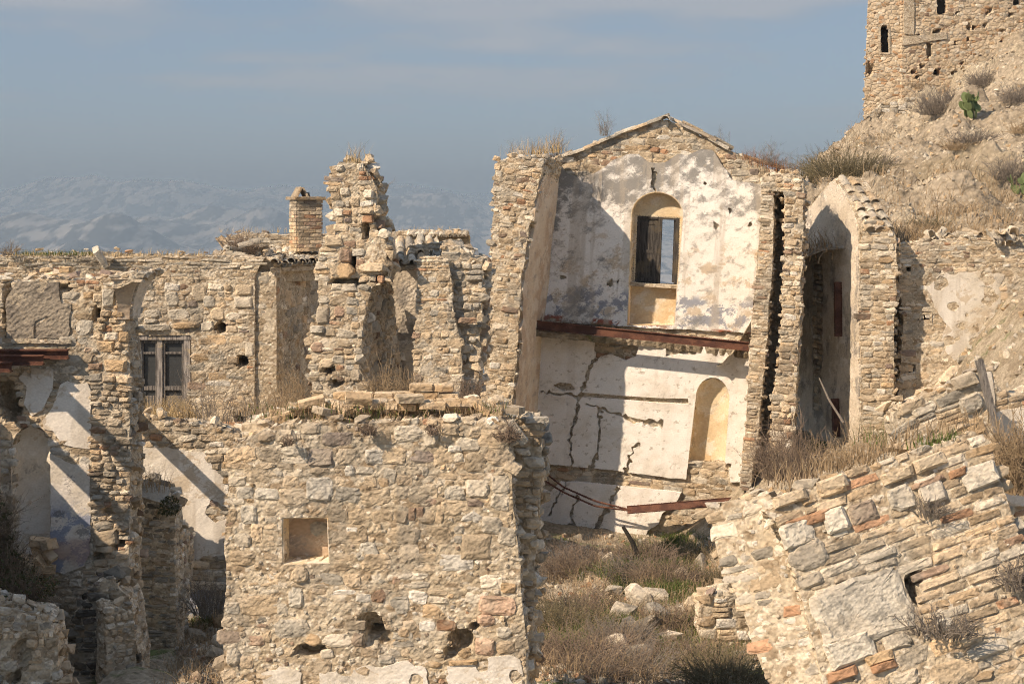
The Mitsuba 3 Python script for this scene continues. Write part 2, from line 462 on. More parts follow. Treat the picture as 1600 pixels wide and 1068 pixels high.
def stone_mesh(pl, s, t, w, h, rng, proud=.03, sink=.04, chamfer=None, rot=0.0, d=0.0, rough=.10):
    """one masonry piece: an uneven chamfered block standing proud of the mortar. 40 triangles"""
    c = rng.uniform(.12, .42) if chamfer is None else chamfer
    a, b = np.minimum(c * rng.uniform(.35, 1.9, 4), .9), np.minimum(c * rng.uniform(.5, 2.2, 4), .9)
    px_ = min(w, h) / pl.D * FPX
    o = [(-1 + a[0], -1), (1 - a[1], -1), (1, -1 + b[1]), (1, 1 - b[2]), (1 - a[2], 1), (-1 + a[3], 1), (-1, 1 - b[3]), (-1, -1 + b[0])]
    sub = 1 if px_ < 22 else 2 if px_ < 60 else 4
    o = np.array([(np.array(o[k]) * (sub - j) + np.array(o[(k + 1) % 8]) * j) / sub for k in range(8) for j in range(sub)])
    N = len(o)
    o = o * (1 + rng.uniform(-rough, rough * .6, (N, 1)) / sub ** .5) + rng.uniform(-rough, rough, (N, 2)) * .5 / sub ** .5
    o *= [w / 2, h / 2]
    if rot:
        ca, sa = math.cos(rot), math.sin(rot)
        o = o @ np.array([[ca, sa], [-sa, ca]])
    tilt = rng.normal(0, .10, 2)
    m = min(w, h)
    top = proud + np.clip(o @ tilt, -.4 * proud, .6 * proud) + rng.uniform(-1, 1, N) * min(.008, .08 * m)
    k = 1 - min(.30, .022 / m + .09) * rng.uniform(.6, 1.4, (N, 1))
    ctr = rng.uniform(-.15, .15, 2) * [w, h]
    inner = [] if sub == 1 else [.62] if sub == 2 else [.9, .8, .7, .6, .5, .4, .3, .2, .1]
    rings, deps = [o, o * .99, o * k], [np.full(N, -sink), .45 * top, top]
    hump = rng.uniform(-.1, .5) * min(.02, .15 * m)
    ts = proud + np.clip(o @ tilt, -.4 * proud, .6 * proud)
    for q in inner:
        x = o * (k * max(0, 2 * q - 1) + k.mean() * (1 - max(0, 2 * q - 1))) * q + ctr * (1 - q)
        nz = meshkit.fbm(np.stack([x[:, 0] + s * 3, x[:, 1] + t * 3, 0 * x[:, 0]], 1) * 9, 3, 7) - .5
        rings.append(x); deps.append((top if q > .85 else ts) * q + top.mean() * (1 - q) + hump * (1 - q) + nz * min(.045, .16 * m))
    R = len(rings)
    xy = np.vstack(rings + [ctr[None]])
    dd = np.concatenate(deps + [[(deps[-1].mean() if inner else top.mean() + hump)]]) + d
    i = np.arange(N); j = (i + 1) % N
    f = []
    for r in range(R - 1):
        A_, B_ = r * N, (r + 1) * N
        f += [np.stack([i + A_, j + A_, j + B_], 1), np.stack([i + A_, j + B_, i + B_], 1)]
    f.append(np.stack([i + (R - 1) * N, j + (R - 1) * N, i * 0 + R * N], 1))
    return pl.W(s + xy[:, 0], t + xy[:, 1], dd), np.vstack(f)


def rock_mesh(c, size, rng, n=13, flat=(1, 1, 1), axes=None):
    """an irregular stone: the hull of jittered points"""
    p = rng.normal(size=(n, 3))
    p /= np.linalg.norm(p, axis=1, keepdims=True)
    p = np.sign(p) * np.abs(p) ** .7 * rng.uniform(.8, 1.0, (n, 1))
    p = p * np.asarray(flat) * np.asarray(size) / 2
    if axes is not None:
        p = p @ axes
    h = ConvexHull(p)
    f = h.simplices.copy()
    nrm = np.cross(p[f[:, 1]] - p[f[:, 0]], p[f[:, 2]] - p[f[:, 0]])
    flip = (nrm * h.equations[:, :3]).sum(1) < 0
    f[flip] = f[flip][:, ::-1]
    return p + np.asarray(c), f


def rand_axes(rng, spread=1.0):
    a = rng.normal(0, spread, 3)
    return trimesh.transformations.euler_matrix(a[0], a[1], a[2])[:3, :3]


def box_mesh(c, size, axes=np.eye(3), rng=None, jit=.0, bev=.06):
    """a brick-like block with worn corners: 8-corner box, each corner cut. rows of axes are its own x, y, z"""
    h = np.asarray(size) / 2
    b = bev * min(size)
    pts = []
    for sx in (-1, 1):
        for sy in (-1, 1):
            for sz in (-1, 1):
                k = np.array([sx, sy, sz]) * h
                for a in range(3):
                    q = k.copy()
                    for other in range(3):
                        if other != a:
                            q[other] -= np.sign(q[other]) * b
                    pts.append(q)
    p = np.array(pts)
    if rng is not None and jit:
        p += rng.uniform(-jit, jit, p.shape)
    hl = ConvexHull(p)
    f = hl.simplices.copy()
    nrm = np.cross(p[f[:, 1]] - p[f[:, 0]], p[f[:, 2]] - p[f[:, 0]])
    flip = (nrm * hl.equations[:, :3]).sum(1) < 0
    f[flip] = f[flip][:, ::-1]
    return p @ np.asarray(axes) + np.asarray(c), f


MIX_RUBBLE = [(0, 42), (1, 15), (2, 23), (3, 8), (4, 4), (5, 2), (6, 1.5), (7, 4)]
MIX_BRICK = [(0, 44), (1, 28), (2, 18), (5, 6), (4, 4)]
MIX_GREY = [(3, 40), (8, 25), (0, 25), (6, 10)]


def pick(rng, mixw):
    k, w = zip(*mixw)
    i = rng.choice(len(k), p=np.array(w) / sum(w))
    return k[i] + (rng.uniform(0, .35) if k[i] < 2 else rng.uniform(-.12, .12)), rng.uniform(.66, 1.26)


class Wall:
    """masonry: a rubble core and the pieces laid in its face. key: the thing or part that the pieces belong to"""

    def __init__(self, key, pl, poly, thick=.5, res=None, seed=0, amp=.018, ragged_amp=.03, m="m_mortar", dents=(), freq=6.0, tone=1.0, lift=.004):
        self.key, self.pl, self.rng, self.pieces, self.tone = key, pl, np.random.default_rng(seed), [], tone
        self.res = res or .0021 * pl.D
        self.poly = poly if isinstance(poly, Polygon) or hasattr(poly, "geoms") else pl.poly(poly)
        if ragged_amp:
            self.poly = ragged(self.poly, ragged_amp, .12, seed)
        if hasattr(self.poly, "geoms"):
            self.poly = max(self.poly.geoms, key=lambda g: g.area)
        self.thick, self.seed, self.amp, self.m, self.freq, self.lift = thick, seed, amp, m, freq, lift
        self.dents = [(*pl.st(a, b), ra, rb, dep) for a, b, ra, rb, dep in dents]
        x0, y0, x1, y1 = self.poly.bounds
        self.g = g = .0007 * pl.D
        self.x0, self.y0 = x0 - .1, y0 - .1
        nx, ny = int((x1 - x0 + .2) / g) + 1, int((y1 - y0 + .2) / g) + 1
        X, Y = np.meshgrid(self.x0 + g * (np.arange(nx) + .5), self.y0 + g * (np.arange(ny) + .5))
        self.X, self.Y = X, Y
        self.occ = ~shapely.contains_xy(self.poly.buffer(.015), X, Y)
        for a, b, ra, rb, dep in self.dents:
            self.occ |= ((X - a) / ra) ** 2 + ((Y - b) / rb) ** 2 < 1

    def block(self, poly):
        poly = poly if hasattr(poly, "geom_type") else self.pl.poly(poly)
        self.occ |= shapely.contains_xy(poly, self.X, self.Y)
        return self

    def _sl(self, s, t, w, h):
        g = self.g
        i0, i1 = int((s - w / 2 - self.x0) / g), int((s + w / 2 - self.x0) / g) + 1
        j0, j1 = int((t - h / 2 - self.y0) / g), int((t + h / 2 - self.y0) / g) + 1
        return slice(max(j0, 0), max(j1, 0)), slice(max(i0, 0), max(i1, 0))

    def put(self, s, t, w, h, col, proud, chamfer=None, rot=0.0, name="stone", rough=.1, d=0.0, sink=.05):
        self.occ[self._sl(s, t, w, h)] = True
        v, f = stone_mesh(self.pl, s, t, w, h, self.rng, proud, sink, chamfer, rot, d, rough)
        self.pieces.append((w * h, name, v, f, col))

    def given(self, rects):
        """pieces the photograph shows singly: (x0, y0, x1, y1, colour, brightness, proud[, chamfer])"""
        for r in rects:
            a, b = self.pl.st(r[0], r[1]), self.pl.st(r[2], r[3])
            self.put((a[0] + b[0]) / 2, (a[1] + b[1]) / 2, abs(b[0] - a[0]), abs(b[1] - a[1]), (r[4], r[5]), (r[6] if len(r) > 6 else .03) * .75,
                     r[7] if len(r) > 7 else None, self.rng.normal(0, .04), "brick" if r[4] == 5 else "stone")
        return self

    def lay(self, course=(.07, .16), aspect=(1.1, 2.4), skip=.10, mixw=MIX_RUBBLE, proud=(.008, .04), joint=.012, big=0.0, bigsize=(.25, .4), wob=.05, region=None, brick=False, split=.16,
            chamfer=(.14, .46), rough=.16, sink=.05, rot=.09):
        rng, (x0, y0, x1, y1) = self.rng, (region or self.poly).bounds
        occ_keep = None
        if region is not None:
            occ_keep = self.occ.copy()
            self.occ |= ~shapely.contains_xy(region, self.X, self.Y)
        name = "brick" if brick else "stone"
        if brick:
            rough, rot, chamfer = min(rough, .10), min(rot, .025), (chamfer[0] * .5, chamfer[1] * .6)

        def ok(s, t, w, h, lim):
            o = self.occ[self._sl(s, t, w, h)]
            return o.size > 0 and o.mean() < lim

        def one(s, t, w, h):
            self.put(s, t, w - joint, h - joint, pick(rng, mixw), rng.uniform(*proud) * .68 * min(1, .4 + min(w, h) / .15), rng.uniform(*chamfer), rng.normal(0, rot), name, rough, sink=sink)

        for _ in range(int(big * (region or self.poly).area)):
            h = rng.uniform(*bigsize); w = h * rng.uniform(.9, 1.7); h *= .8
            s, t = rng.uniform(x0, x1), rng.uniform(y0, y1)
            if ok(s, t, w, h, .03):
                one(s, t, w, h)
        t = y0
        while t < y1:
            h = rng.uniform(*course)
            s = x0 - rng.uniform(0, .2)
            ph = rng.uniform(0, 99)
            while s < x1:
                w = h * rng.uniform(*aspect)
                cs, ct = s + w / 2, t + h / 2 + wob * (meshkit.noise(np.array([s * 1.6 + ph * 0, t * .5, self.seed * 3.3])) - .5) * 2
                if not ok(cs, ct, w, h, .30):
                    w *= .55
                    cs = s + w / 2
                    if not ok(cs, ct, w, h, .30):
                        if h > .05 and ok(cs, ct, w, h * .55, .30):
                            one(cs, ct, w, h * .55)
                        s += w * .6
                        continue
                r = rng.uniform()
                if r > skip:
                    if not brick and rng.uniform() < split and h > .09:
                        k = rng.uniform(.4, .6)
                        one(cs, ct - h / 2 + h * k / 2, w, h * k)
                        one(cs, ct + h / 2 - h * (1 - k) / 2, w, h * (1 - k))
                    else:
                        one(cs, ct, w, h * rng.uniform(.86, 1.0))
                s += w
            t += h
        if occ_keep is not None:
            inn = shapely.contains_xy(region, self.X, self.Y)
            self.occ = np.where(inn, self.occ, occ_keep)
        return self

    def fill(self, n, size=(.03, .07), mixw=MIX_RUBBLE):
        """small pinning stones in the mortar that is left"""
        rng, (x0, y0, x1, y1) = self.rng, self.poly.bounds
        for _ in range(n):
            w = rng.uniform(*size); h = w * rng.uniform(.5, 1)
            s, t = rng.uniform(x0, x1), rng.uniform(y0, y1)
            o = self.occ[self._sl(s, t, w, h)]
            if o.size and o.mean() < .15:
                self.put(s, t, w, h, pick(rng, mixw), rng.uniform(.004, .02), rng.uniform(.15, .5), rng.normal(0, .3))
        return self

    def edge(self, pts, size=(.10, .22), step=.12, depth=None, out=.0, mixw=MIX_RUBBLE, flat=(1.15, .8, 1), skip=.1, spread=.05):
        """loose-edged stones along a broken top or end (pixel polyline), through the wall's thickness"""
        rng, ln = self.rng, self.pl.line(pts)
        depth = self.thick if depth is None else depth
        rows = max(1, int(depth / .22))
        axes = np.stack([self.pl.u, self.pl.v, self.pl.n])
        for r in range(rows):
            x = rng.uniform(0, step)
            while x < ln.length:
                q = ln.interpolate(x)
                sz = rng.uniform(*size)
                if rng.uniform() > skip:
                    c = self.pl.W(q.x + rng.normal(0, spread * .5), q.y + out + rng.normal(0, spread), -depth * (r + rng.uniform(.1, .9)) / rows)
                    ax = trimesh.transformations.rotation_matrix(rng.normal(0, .25), [0, 0, 1])[:3, :3] @ axes
                    v, f = rock_mesh(c, sz, rng, 12, flat, ax)
                    self.pieces.append((sz * sz * .7, "stone", v, f, pick(rng, mixw)))
                x += step * rng.uniform(.7, 1.4)
        return self

    def finish(self, limit=300, minpx=8.0, core=True):
        if core:
            mesh, uv = core_mesh(self.pl, self.poly, self.thick, self.res, self.amp, self.dents, self.seed, self.freq, self.lift)
            part(self.key, "core", mesh, self.m, uv)
        emit(self.key, self.pieces, limit, minpx * self.pl.D / FPX, self.tone)


def emit(key, pieces, limit=300, minsize=0.0, tone=1.0):
    """the largest pieces become parts of key, the rest one part that is stuff"""
    pieces = sorted(pieces, key=lambda x: -x[0])
    rest, counts = [], {}
    for a, name, v, f, col in pieces:
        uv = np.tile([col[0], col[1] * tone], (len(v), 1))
        if counts.get(name, 0) < limit and math.sqrt(a) >= minsize:
            counts[name] = counts.get(name, 0) + 1
            part(key, name, (v, f), "m_stone", uv)
        else:
            rest.append((v, f, uv))
    if rest:
        v, f = cat([(a, b) for a, b, _ in rest])
        part(key, "small_stones", (v, f), "m_stone", np.vstack([c for _, _, c in rest]), kind="stuff")


def tubes(Pts, R, sides=3):
    """N curves (N, K, 3) with radii (N, K) as thin tubes"""
    N, K, _ = Pts.shape
    T = np.gradient(Pts, axis=1)
    T /= np.linalg.norm(T, axis=2, keepdims=True) + 1e-9
    ref = np.where(np.abs(T[..., 2:]) < .9, [0, 0, 1.0], [1.0, 0, 0])
    A = np.cross(T, ref); A /= np.linalg.norm(A, axis=2, keepdims=True) + 1e-9
    B = np.cross(T, A)
    an = np.arange(sides) * 2 * np.pi / sides
    V = Pts[:, :, None] + R[:, :, None, None] * (np.cos(an)[:, None] * A[:, :, None] + np.sin(an)[:, None] * B[:, :, None])
    i = np.arange(N)[:, None, None] * K * sides; k = np.arange(K - 1)[None, :, None] * sides; c = np.arange(sides)[None, None]
    a = i + k + c; b = i + k + (c + 1) % sides
    f = np.stack([np.stack([a, b, b + sides], -1), np.stack([a, b + sides, a + sides], -1)], -2).reshape(-1, 3)
    return V.reshape(-1, 3), f


def blades(base, direc, h, w, bend, rng, seg=3):
    """grass blades: thin tapering ribbons. base (N,3), direc (N,3) lean, h (N,), w (N,)"""
    N = len(base)
    t = np.linspace(0, 1, seg + 1)[None, :, None]
    up = np.array([0, 0, 1.0])
    c = base[:, None] + h[:, None, None] * (t * up + bend * t ** 2 * direc[:, None] - .25 * bend * t ** 2 * up)
    side = np.cross(direc, up) + rng.normal(0, .5, (N, 3)); side /= np.linalg.norm(side, axis=1, keepdims=True) + 1e-9
    ww = (w[:, None] * (1 - .85 * t[..., 0]))[..., None]
    L, R = c - side[:, None] * ww, c + side[:, None] * ww
    V = np.stack([L, R], 2).reshape(-1, 3)
    i = np.arange(N)[:, None] * (seg + 1) * 2; k = np.arange(seg)[None] * 2
    a = (i + k).ravel()
    return V, np.vstack([np.stack([a, a + 1, a + 3], 1), np.stack([a, a + 3, a + 2], 1)])

# ------------------------------------------------------------------ the gabled house, open towards us
def strip(A, B, off, nu=10, jit=.0, seed=0):
    """a plate between two 3-D polylines of equal length, thickened by the vector off: (vertices, faces), uv"""
    A, B = np.asarray(A, float), np.asarray(B, float)
    rng = np.random.default_rng(seed)
    m = 6
    k = np.linspace(0, len(A) - 1, (len(A) - 1) * m + 1)
    A = np.stack([np.interp(k, range(len(A)), A[:, c]) for c in range(3)], 1)
    B = np.stack([np.interp(k, range(len(B)), B[:, c]) for c in range(3)], 1)
    if jit:
        A = A + (B - A) * (rng.uniform(0, jit, (len(A), 1)))
    w = np.linspace(0, 1, nu + 1)[None, :, None]
    G = A[:, None] * (1 - w) + B[:, None] * w
    n0, n1 = G.shape[:2]
    G = G + np.asarray(off) * (1 + .5 * (meshkit.fbm(G * 2.5, 3, seed)[..., None] - .5))
    Gb = A[:, None] * (1 - w) + B[:, None] * w - .3 * np.asarray(off)
    a = (np.arange(n0 - 1)[:, None] * n1 + np.arange(n1 - 1)[None]).ravel()
    q = np.stack([a, a + 1, a + n1 + 1, a + n1], 1)
    N = n0 * n1
    f = [q[:, [0, 1, 2]], q[:, [0, 2, 3]], q[:, [0, 2, 1]] + N, q[:, [0, 3, 2]] + N]
    rim = np.concatenate([np.arange(n1), np.arange(1, n0) * n1 + n1 - 1, (n0 - 1) * n1 + np.arange(n1 - 2, -1, -1), np.arange(n0 - 2, 0, -1) * n1])
    r2 = np.roll(rim, -1)
    f += [np.stack([rim, r2, r2 + N], 1), np.stack([rim, r2 + N, rim + N], 1)]
    v = np.vstack([G.reshape(-1, 3), Gb.reshape(-1, 3)])
    L = np.linspace(0, 1, n0)[:, None] * np.linalg.norm(A[-1] - A[0])
    uv = np.stack([np.broadcast_to(w[0, :, 0] * 2.0, (n0, n1)), np.broadcast_to(L, (n0, n1))], -1).reshape(-1, 2)
    return (v, np.vstack(f)), np.vstack([uv, uv])


def crack(pl, pts, w0, w1, seed=0):
    """a crack as a polygon: a jagged line (pixels) that narrows from w0 to w1 metres"""
    ln = shapely.segmentize(pl.line(pts), .07)
    c = np.array(ln.coords)
    rng = np.random.default_rng(seed)
    d = np.gradient(c, axis=0); d /= np.linalg.norm(d, axis=1, keepdims=True)
    n = np.stack([-d[:, 1], d[:, 0]], 1)
    c = c + n * rng.normal(0, .022, (len(c), 1))
    w = np.linspace(w0, w1, len(c)) * rng.uniform(.25, 1.9, len(c)) / 2
    g = Polygon(np.vstack([c + n * w[:, None], (c - n * w[:, None])[::-1]]))
    return g.buffer(.002)


HP = Plane(848, 505, 36.0, yaw=12, roll=4.0)
house = thing("gabled_house", "tall roofless gabled house, open to its white plastered back wall with arched window", "house")
bk = house + "__back_wall"


def arch(x0, x1, ytop, yspring, ybot, xb0=None, xb1=None, n=14, flat=1.0):
    xm, r = (x0 + x1) / 2, (x1 - x0) / 2
    up = [(xm + r * math.cos(a), yspring - (yspring - ytop) * math.sin(a)) for a in np.linspace(0, math.pi, n)]
    return [(xb1 or x1, ybot)] + up + [(xb0 or x0, ybot)]


win_rec = HP.poly(arch(986, 1068, 299, 336, 508, 980, 1054))
win_open = HP.moved(-.30).poly([(996, 337), (1062, 341), (1058, 446), (992, 441)])
nic_px = arch(1087, 1140, 589, 622, 722, 1075, 1133)
nic = HP.poly(nic_px)
gable = [(800, 268), (862, 251), (900, 238), (960, 214), (1005, 197), (1040, 187), (1075, 203), (1130, 231), (1185, 256), (1250, 284), (1236, 700), (1228, 900), (800, 900)]
crk = [([(952, 519), (944, 544), (923, 574), (905, 619), (903, 641), (890, 682), (892, 720), (884, 757), (866, 786), (856, 805)], .075, .035),
       ([(934, 634), (937, 667), (935, 701), (922, 738)], .04, .05), ([(998, 690), (983, 712), (979, 745)], .035, .035),
       ([(973, 752), (957, 780), (938, 813), (915, 850)], .05, .10), ([(903, 772), (893, 802), (895, 817), (880, 850)], .03, .10),
       ([(1022, 262), (1021, 280), (1023, 300)], .07, .04), ([(1094, 628), (1090, 660), (1091, 690), (1104, 712)], .0, .0)]
cracks = [crack(HP, p, a, b, i) for i, (p, a, b) in enumerate(crk) if a > 0]
slots = unary_union(cracks).buffer(.012)
body = HP.poly(gable).difference(win_rec).difference(nic)
w = Wall(bk, HP.moved(-.08), body, .42, res=.055, seed=3, amp=.016, ragged_amp=0)
# stone shows where there is no plaster: under the eaves, at the foot on the right, in the flaked band
up_pl = HP.poly([(871, 258), (886, 270), (901, 277), (927, 273), (945, 262), (961, 249), (980, 240), (998, 240), (1012, 252), (1022, 256), (1040, 253), (1060, 240), (1077, 241),
                 (1096, 233), (1111, 234), (1124, 248), (1130, 262), (1145, 281), (1168, 284), (1192, 291), (1184, 400), (1175, 520), (1010, 512), (846, 500), (852, 430), (862, 340)])
lo_pl = HP.poly([(842, 516), (930, 519), (928, 548), (936, 556), (955, 553), (978, 562), (994, 556), (1000, 532), (1012, 522), (1042, 524), (1040, 556), (1062, 552), (1086, 554), (1096, 536),
                 (1110, 530), (1174, 540), (1168, 650), (1160, 752), (1141, 752), (1139, 735), (1134, 722), (1075, 722), (1072, 748), (1050, 746), (960, 734), (838, 722)])
ft_pl = HP.poly([(905, 752), (1065, 768), (1056, 785), (1034, 802), (1029, 818), (1012, 828), (1000, 860), (838, 880), (842, 760), (860, 768), (876, 752)])
pl_all = unary_union([up_pl, lo_pl, ft_pl])
w.block(pl_all.buffer(-.06))
w.given([(1000, 238, 1020, 256, 0, 1.0, .05), (1018, 256, 1034, 266, 2, 1.0, .05), (1068, 815, 1095, 832, 1, .9), (1100, 806, 1130, 820, 0, 1.0)])
w.lay((.10, .19), (1.2, 2.6), .06, proud=(.015, .05), big=1.0, bigsize=(.2, .3))
w.fill(400, (.04, .08))
w.edge([(870, 246), (960, 216), (1038, 190)], (.10, .2), .16, .4)
w.edge([(1042, 190), (1130, 234), (1245, 282)], (.10, .2), .16, .4)
w.finish(300)


def sheet(parent, name, pl, poly, d0, d1, m, amp=.012, step=.05, seed=0, label=None, cut=None):
    g = ragged(poly, amp, step, seed)
    if cut is not None:
        g = g.difference(cut)
    g = unary_union([x for x in getattr(g, "geoms", [g]) if x.geom_type == "Polygon" and x.area > .004])
    mesh, uv = slab(pl, g, d0, d1)
    return part(parent, name, mesh, m, uv, label=label)


flakes = unary_union([HP.poly([(906, 612), (966, 617), (1030, 621), (1075, 622), (1076, 631), (1020, 628), (964, 623), (905, 620)]),
                      crack(HP, [(845, 612), (880, 615), (906, 617)], .05, .06, 21), crack(HP, [(916, 628), (945, 640), (972, 651), (1036, 663)], .03, .11, 22),
                      HP.poly([(866, 602), (876, 598), (892, 600), (897, 607), (880, 609)]).buffer(.02)])
_r = np.random.default_rng(77)
for _ in range(12):
    c_ = HP.st(_r.uniform(850, 1180), _r.uniform(250, 740))
    flakes = flakes.union(ragged(Point(c_).buffer(_r.uniform(.02, .09)), .07, .05, int(_r.integers(999))))
for p_, a_, b_ in crk:
    if a_ > 0:
        for _ in range(5):
            q_ = HP.line(p_).interpolate(_r.uniform(.05, .95), normalized=True)
            flakes = flakes.union(ragged(Point(q_.x + _r.normal(0, .03), q_.y).buffer(_r.uniform(.02, .075)), .05, .04, int(_r.integers(999))))
hole = unary_union([win_rec, nic, unary_union(cracks), flakes])
sheet(bk, "plaster", HP, up_pl, -.11, .035, "m_house_plaster", .035, .10, seed=14, cut=hole)
sheet(bk, "plaster", HP, lo_pl, -.11, .035, "m_house_plaster", seed=5, cut=hole)
sheet(bk, "plaster", HP, ft_pl, -.11, .035, "m_house_plaster", seed=6, cut=hole)
# arched window recess with ochre reveals, a lunette and an apron; the window in its back
rec = win_rec.difference(win_rec.buffer(-.02))
mesh, uv = slab(HP, rec, -.3, .03)
part(house, "window_reveal", mesh, "m_ochre", uv, label="ochre plastered reveal of the arched window")
mesh, uv = slab(HP, win_rec.buffer(.05).difference(win_open), -.46, -.30)
part(house, "window_lunette", mesh, "m_ochre", uv, label="ochre lunette and apron around the arched window")
WP = HP.moved(-.33)
win = house + "__window"


def rail(x0, y0, x1, y1, wpx, pl=WP, d0=-.05, d1=.03):
    a, b = np.array(pl.st(x0, y0)), np.array(pl.st(x1, y1))
    g = LineString([a, b]).buffer(wpx / FPX * pl.D / 2, cap_style="flat")
    return slab(pl, g, d0, d1)[0]


part(win, "frame", cat([rail(996, 336, 992, 446, 9), rail(1060, 340, 1056, 446, 7), rail(994, 338, 1063, 341.5, 5), rail(990, 443, 1060, 446, 5), rail(1032, 340, 1028, 444, 6)]), "m_wood_dark")
part(win, "shutter", cat([rail(1014, 341, 1010, 443, 34, WP, -.06, -.02), rail(1003, 344, 999, 440, 5, WP, -.02, .0), rail(1026, 344, 1022, 440, 5, WP, -.02, .0), rail(1004, 347, 1026, 348, 5, WP, -.02, 0), rail(1000, 392, 1024, 393, 5, WP, -.02, 0), rail(1000, 436, 1024, 437, 5, WP, -.02, 0)]), "m_wood_dark", label="closed left shutter of dark weathered boards")
part(win, "shutter", cat([rail(1056, 343, 1052.5, 441, 6, WP, -.45, -.02)]), "m_wood_dark", label="right shutter swung open edge on")
part(win, "sill", slab(HP, HP.poly([(982, 441), (1060, 446), (1059, 451), (981, 446)]), -.3, -.02)[0], "m_mortar")


def niche_shell(pl, px, depth, m, parent, name, label=None):
    """a niche with a rounded back under a half dome"""
    g = pl.poly(px)
    x0, y0, x1, y1 = g.bounds
    n, k = 15, 18
    (bl, yb), (br, _) = pl.st(*px[-1]), pl.st(*px[0])
    V, UV = [], []
    (tl, yt), (tr, _) = pl.st(*px[-2]), pl.st(*px[1])
    for j in range(k + 1):
        y = yb + (y1 - yb) * j / k
        q = min(1, (y - yb) / (yt - yb))
        l, r = bl + (tl - bl) * q, br + (tr - br) * q
        e = max(0, (y - yt) / (y1 - yt))
        f = math.sqrt(max(0, 1 - e * e))
        for i in range(n + 1):
            a = math.pi * i / n
            V.append(pl.W((l + r) / 2 - (r - l) / 2 * f * 1.03 * math.cos(a), y, .02 - depth * f * math.sin(a) ** .7))
            UV.append((i * .05, y - yb))
    a = (np.arange(k)[:, None] * (n + 1) + np.arange(n)[None]).ravel()
    f = np.vstack([np.stack([a, a + 1, a + n + 2], 1), np.stack([a, a + n + 2, a + n + 1], 1)])
    part(parent, name, (np.array(V), f), m, np.array(UV), smooth=True, label=label)
    mesh, uv = slab(pl, Polygon([pl.st(*p) for p in px]).buffer(.01).intersection(sbox(-99, yb - .06, 99, yb + .005)), -depth - .02, .03)
    part(parent, name + "_shelf", mesh, m, uv)


niche_shell(HP, nic_px, .34, "m_ochre", house, "niche", "arched ochre wall niche of the lower room")
mesh, uv = slab(HP.moved(-.33), HP.poly([(1070, 580), (1150, 580), (1150, 735), (1060, 735)]), -.14, -.05)
part(house, "niche_backing", mesh, "m_mortar", uv)
nicrk = crack(HP, [(1094, 632), (1091, 660), (1092, 690), (1104, 712)], .03, .02, 31)

# left wall: its broken end faces us, its inner face is plastered pink and ochre
lw = house + "__left_wall"
LP = HP.moved(2.3)
inner = [(845, 270), (835, 312), (821, 400), (813, 437), (810, 530), (800, 622), (795, 720), (792, 900)]
lpoly = [(776, 254), (800, 247), (848, 249)] + inner + [(735, 900), (748, 690), (755, 600), (759, 520), (766, 420), (771, 330), (773, 280)]
w = Wall(lw, LP, lpoly, 2.2, res=.06, seed=7, amp=.03, ragged_amp=.05)
w.lay((.08, .16), (1.2, 2.6), .10, region=LP.poly([(790, 240), (860, 240), (800, 640), (760, 640)]), proud=(.01, .055), rough=.16, rot=.1)
w.lay((.07, .15), (1.3, 3.0), .10, proud=(.005, .04), big=.8, bigsize=(.2, .3))
w.edge([(774, 262), (770, 330), (766, 420), (758, 520), (752, 640)], (.12, .24), .13, 1.0, spread=.04)
w.edge(inner[:6], (.08, .17), .15, .3, spread=.03)
w.edge([(776, 254), (800, 249), (848, 250)], (.12, .24), .15, 2.2, out=.04)
w.fill(200, (.04, .08))
w.finish(300)
A = [LP.at(*p) for p in inner[:7]]
B = [HP.at(*p) for p in ((872, 259), (868, 310), (857, 400), (855, 440), (843, 530), (838, 622), (834, 724))]
mesh, uv = strip(A, B, HP.u * .05, 16, .10, 5)
part(lw, "plaster", mesh, "m_pink", uv, smooth=False, label="pinkish ochre plaster on the inner face of the left wall")
# a slot in it
c0 = LP.at(806, 590) * .45 + HP.at(842, 592) * .55
part(lw, "slot", box_mesh(c0 + HP.u * .05, (.03, .30, .34), np.stack([HP.u, HP.n, HP.v])), "m_dark") if False else None

# right wall: brick inner skin, a deep fissure, then the outer rubble skin
rw = house + "__right_wall"
RP = HP.moved(1.3)
w = Wall(rw, RP, [(1191, 292), (1209, 290), (1206, 420), (1196, 560), (1184, 680), (1172, 765), (1156, 765), (1165, 660), (1173, 540), (1184, 400)], 1.25, res=.05, seed=9, amp=.03, ragged_amp=.03)
w.lay((.055, .085), (2.2, 4.2), .05, MIX_BRICK, (.01, .06), brick=True, wob=.02)
w.edge([(1209, 295), (1206, 420), (1196, 560), (1184, 680), (1174, 755)], (.08, .16), .13, .8)
w.finish(300)
w = Wall(rw, RP, [(1226, 283), (1256, 283), (1254, 400), (1246, 560), (1237, 700), (1232, 900), (1190, 900), (1202, 700), (1212, 600), (1222, 500), (1226, 380)], 1.25, res=.055, seed=10, amp=.04, ragged_amp=.05)
w.lay((.08, .16), (1.2, 2.4), .08, proud=(.02, .08), rough=.14)
w.edge([(1226, 290), (1227, 380), (1222, 500), (1212, 600), (1202, 720)], (.10, .2), .13, .9)
w.edge([(1254, 290), (1252, 400), (1243, 560), (1233, 700)], (.12, .22), .16, .9)
w.fill(120, (.04, .08))
w.finish(300)
w = Wall(rw, RP.moved(-1.05), [(1195, 286), (1245, 286), (1235, 560), (1220, 900), (1150, 900), (1175, 560)], .5, res=.06, seed=12, amp=.05, ragged_amp=0)
w.finish(60)
w = Wall(rw, RP, [(1191, 278), (1220, 270), (1254, 279), (1254, 296), (1191, 300)], 1.25, res=.06, seed=14, amp=.04, ragged_amp=.04)
w.lay((.07, .12), (1.3, 2.4), .05, proud=(.02, .06))
w.edge([(1191, 276), (1220, 270), (1254, 280)], (.10, .2), .14, 1.25)
w.finish(100)


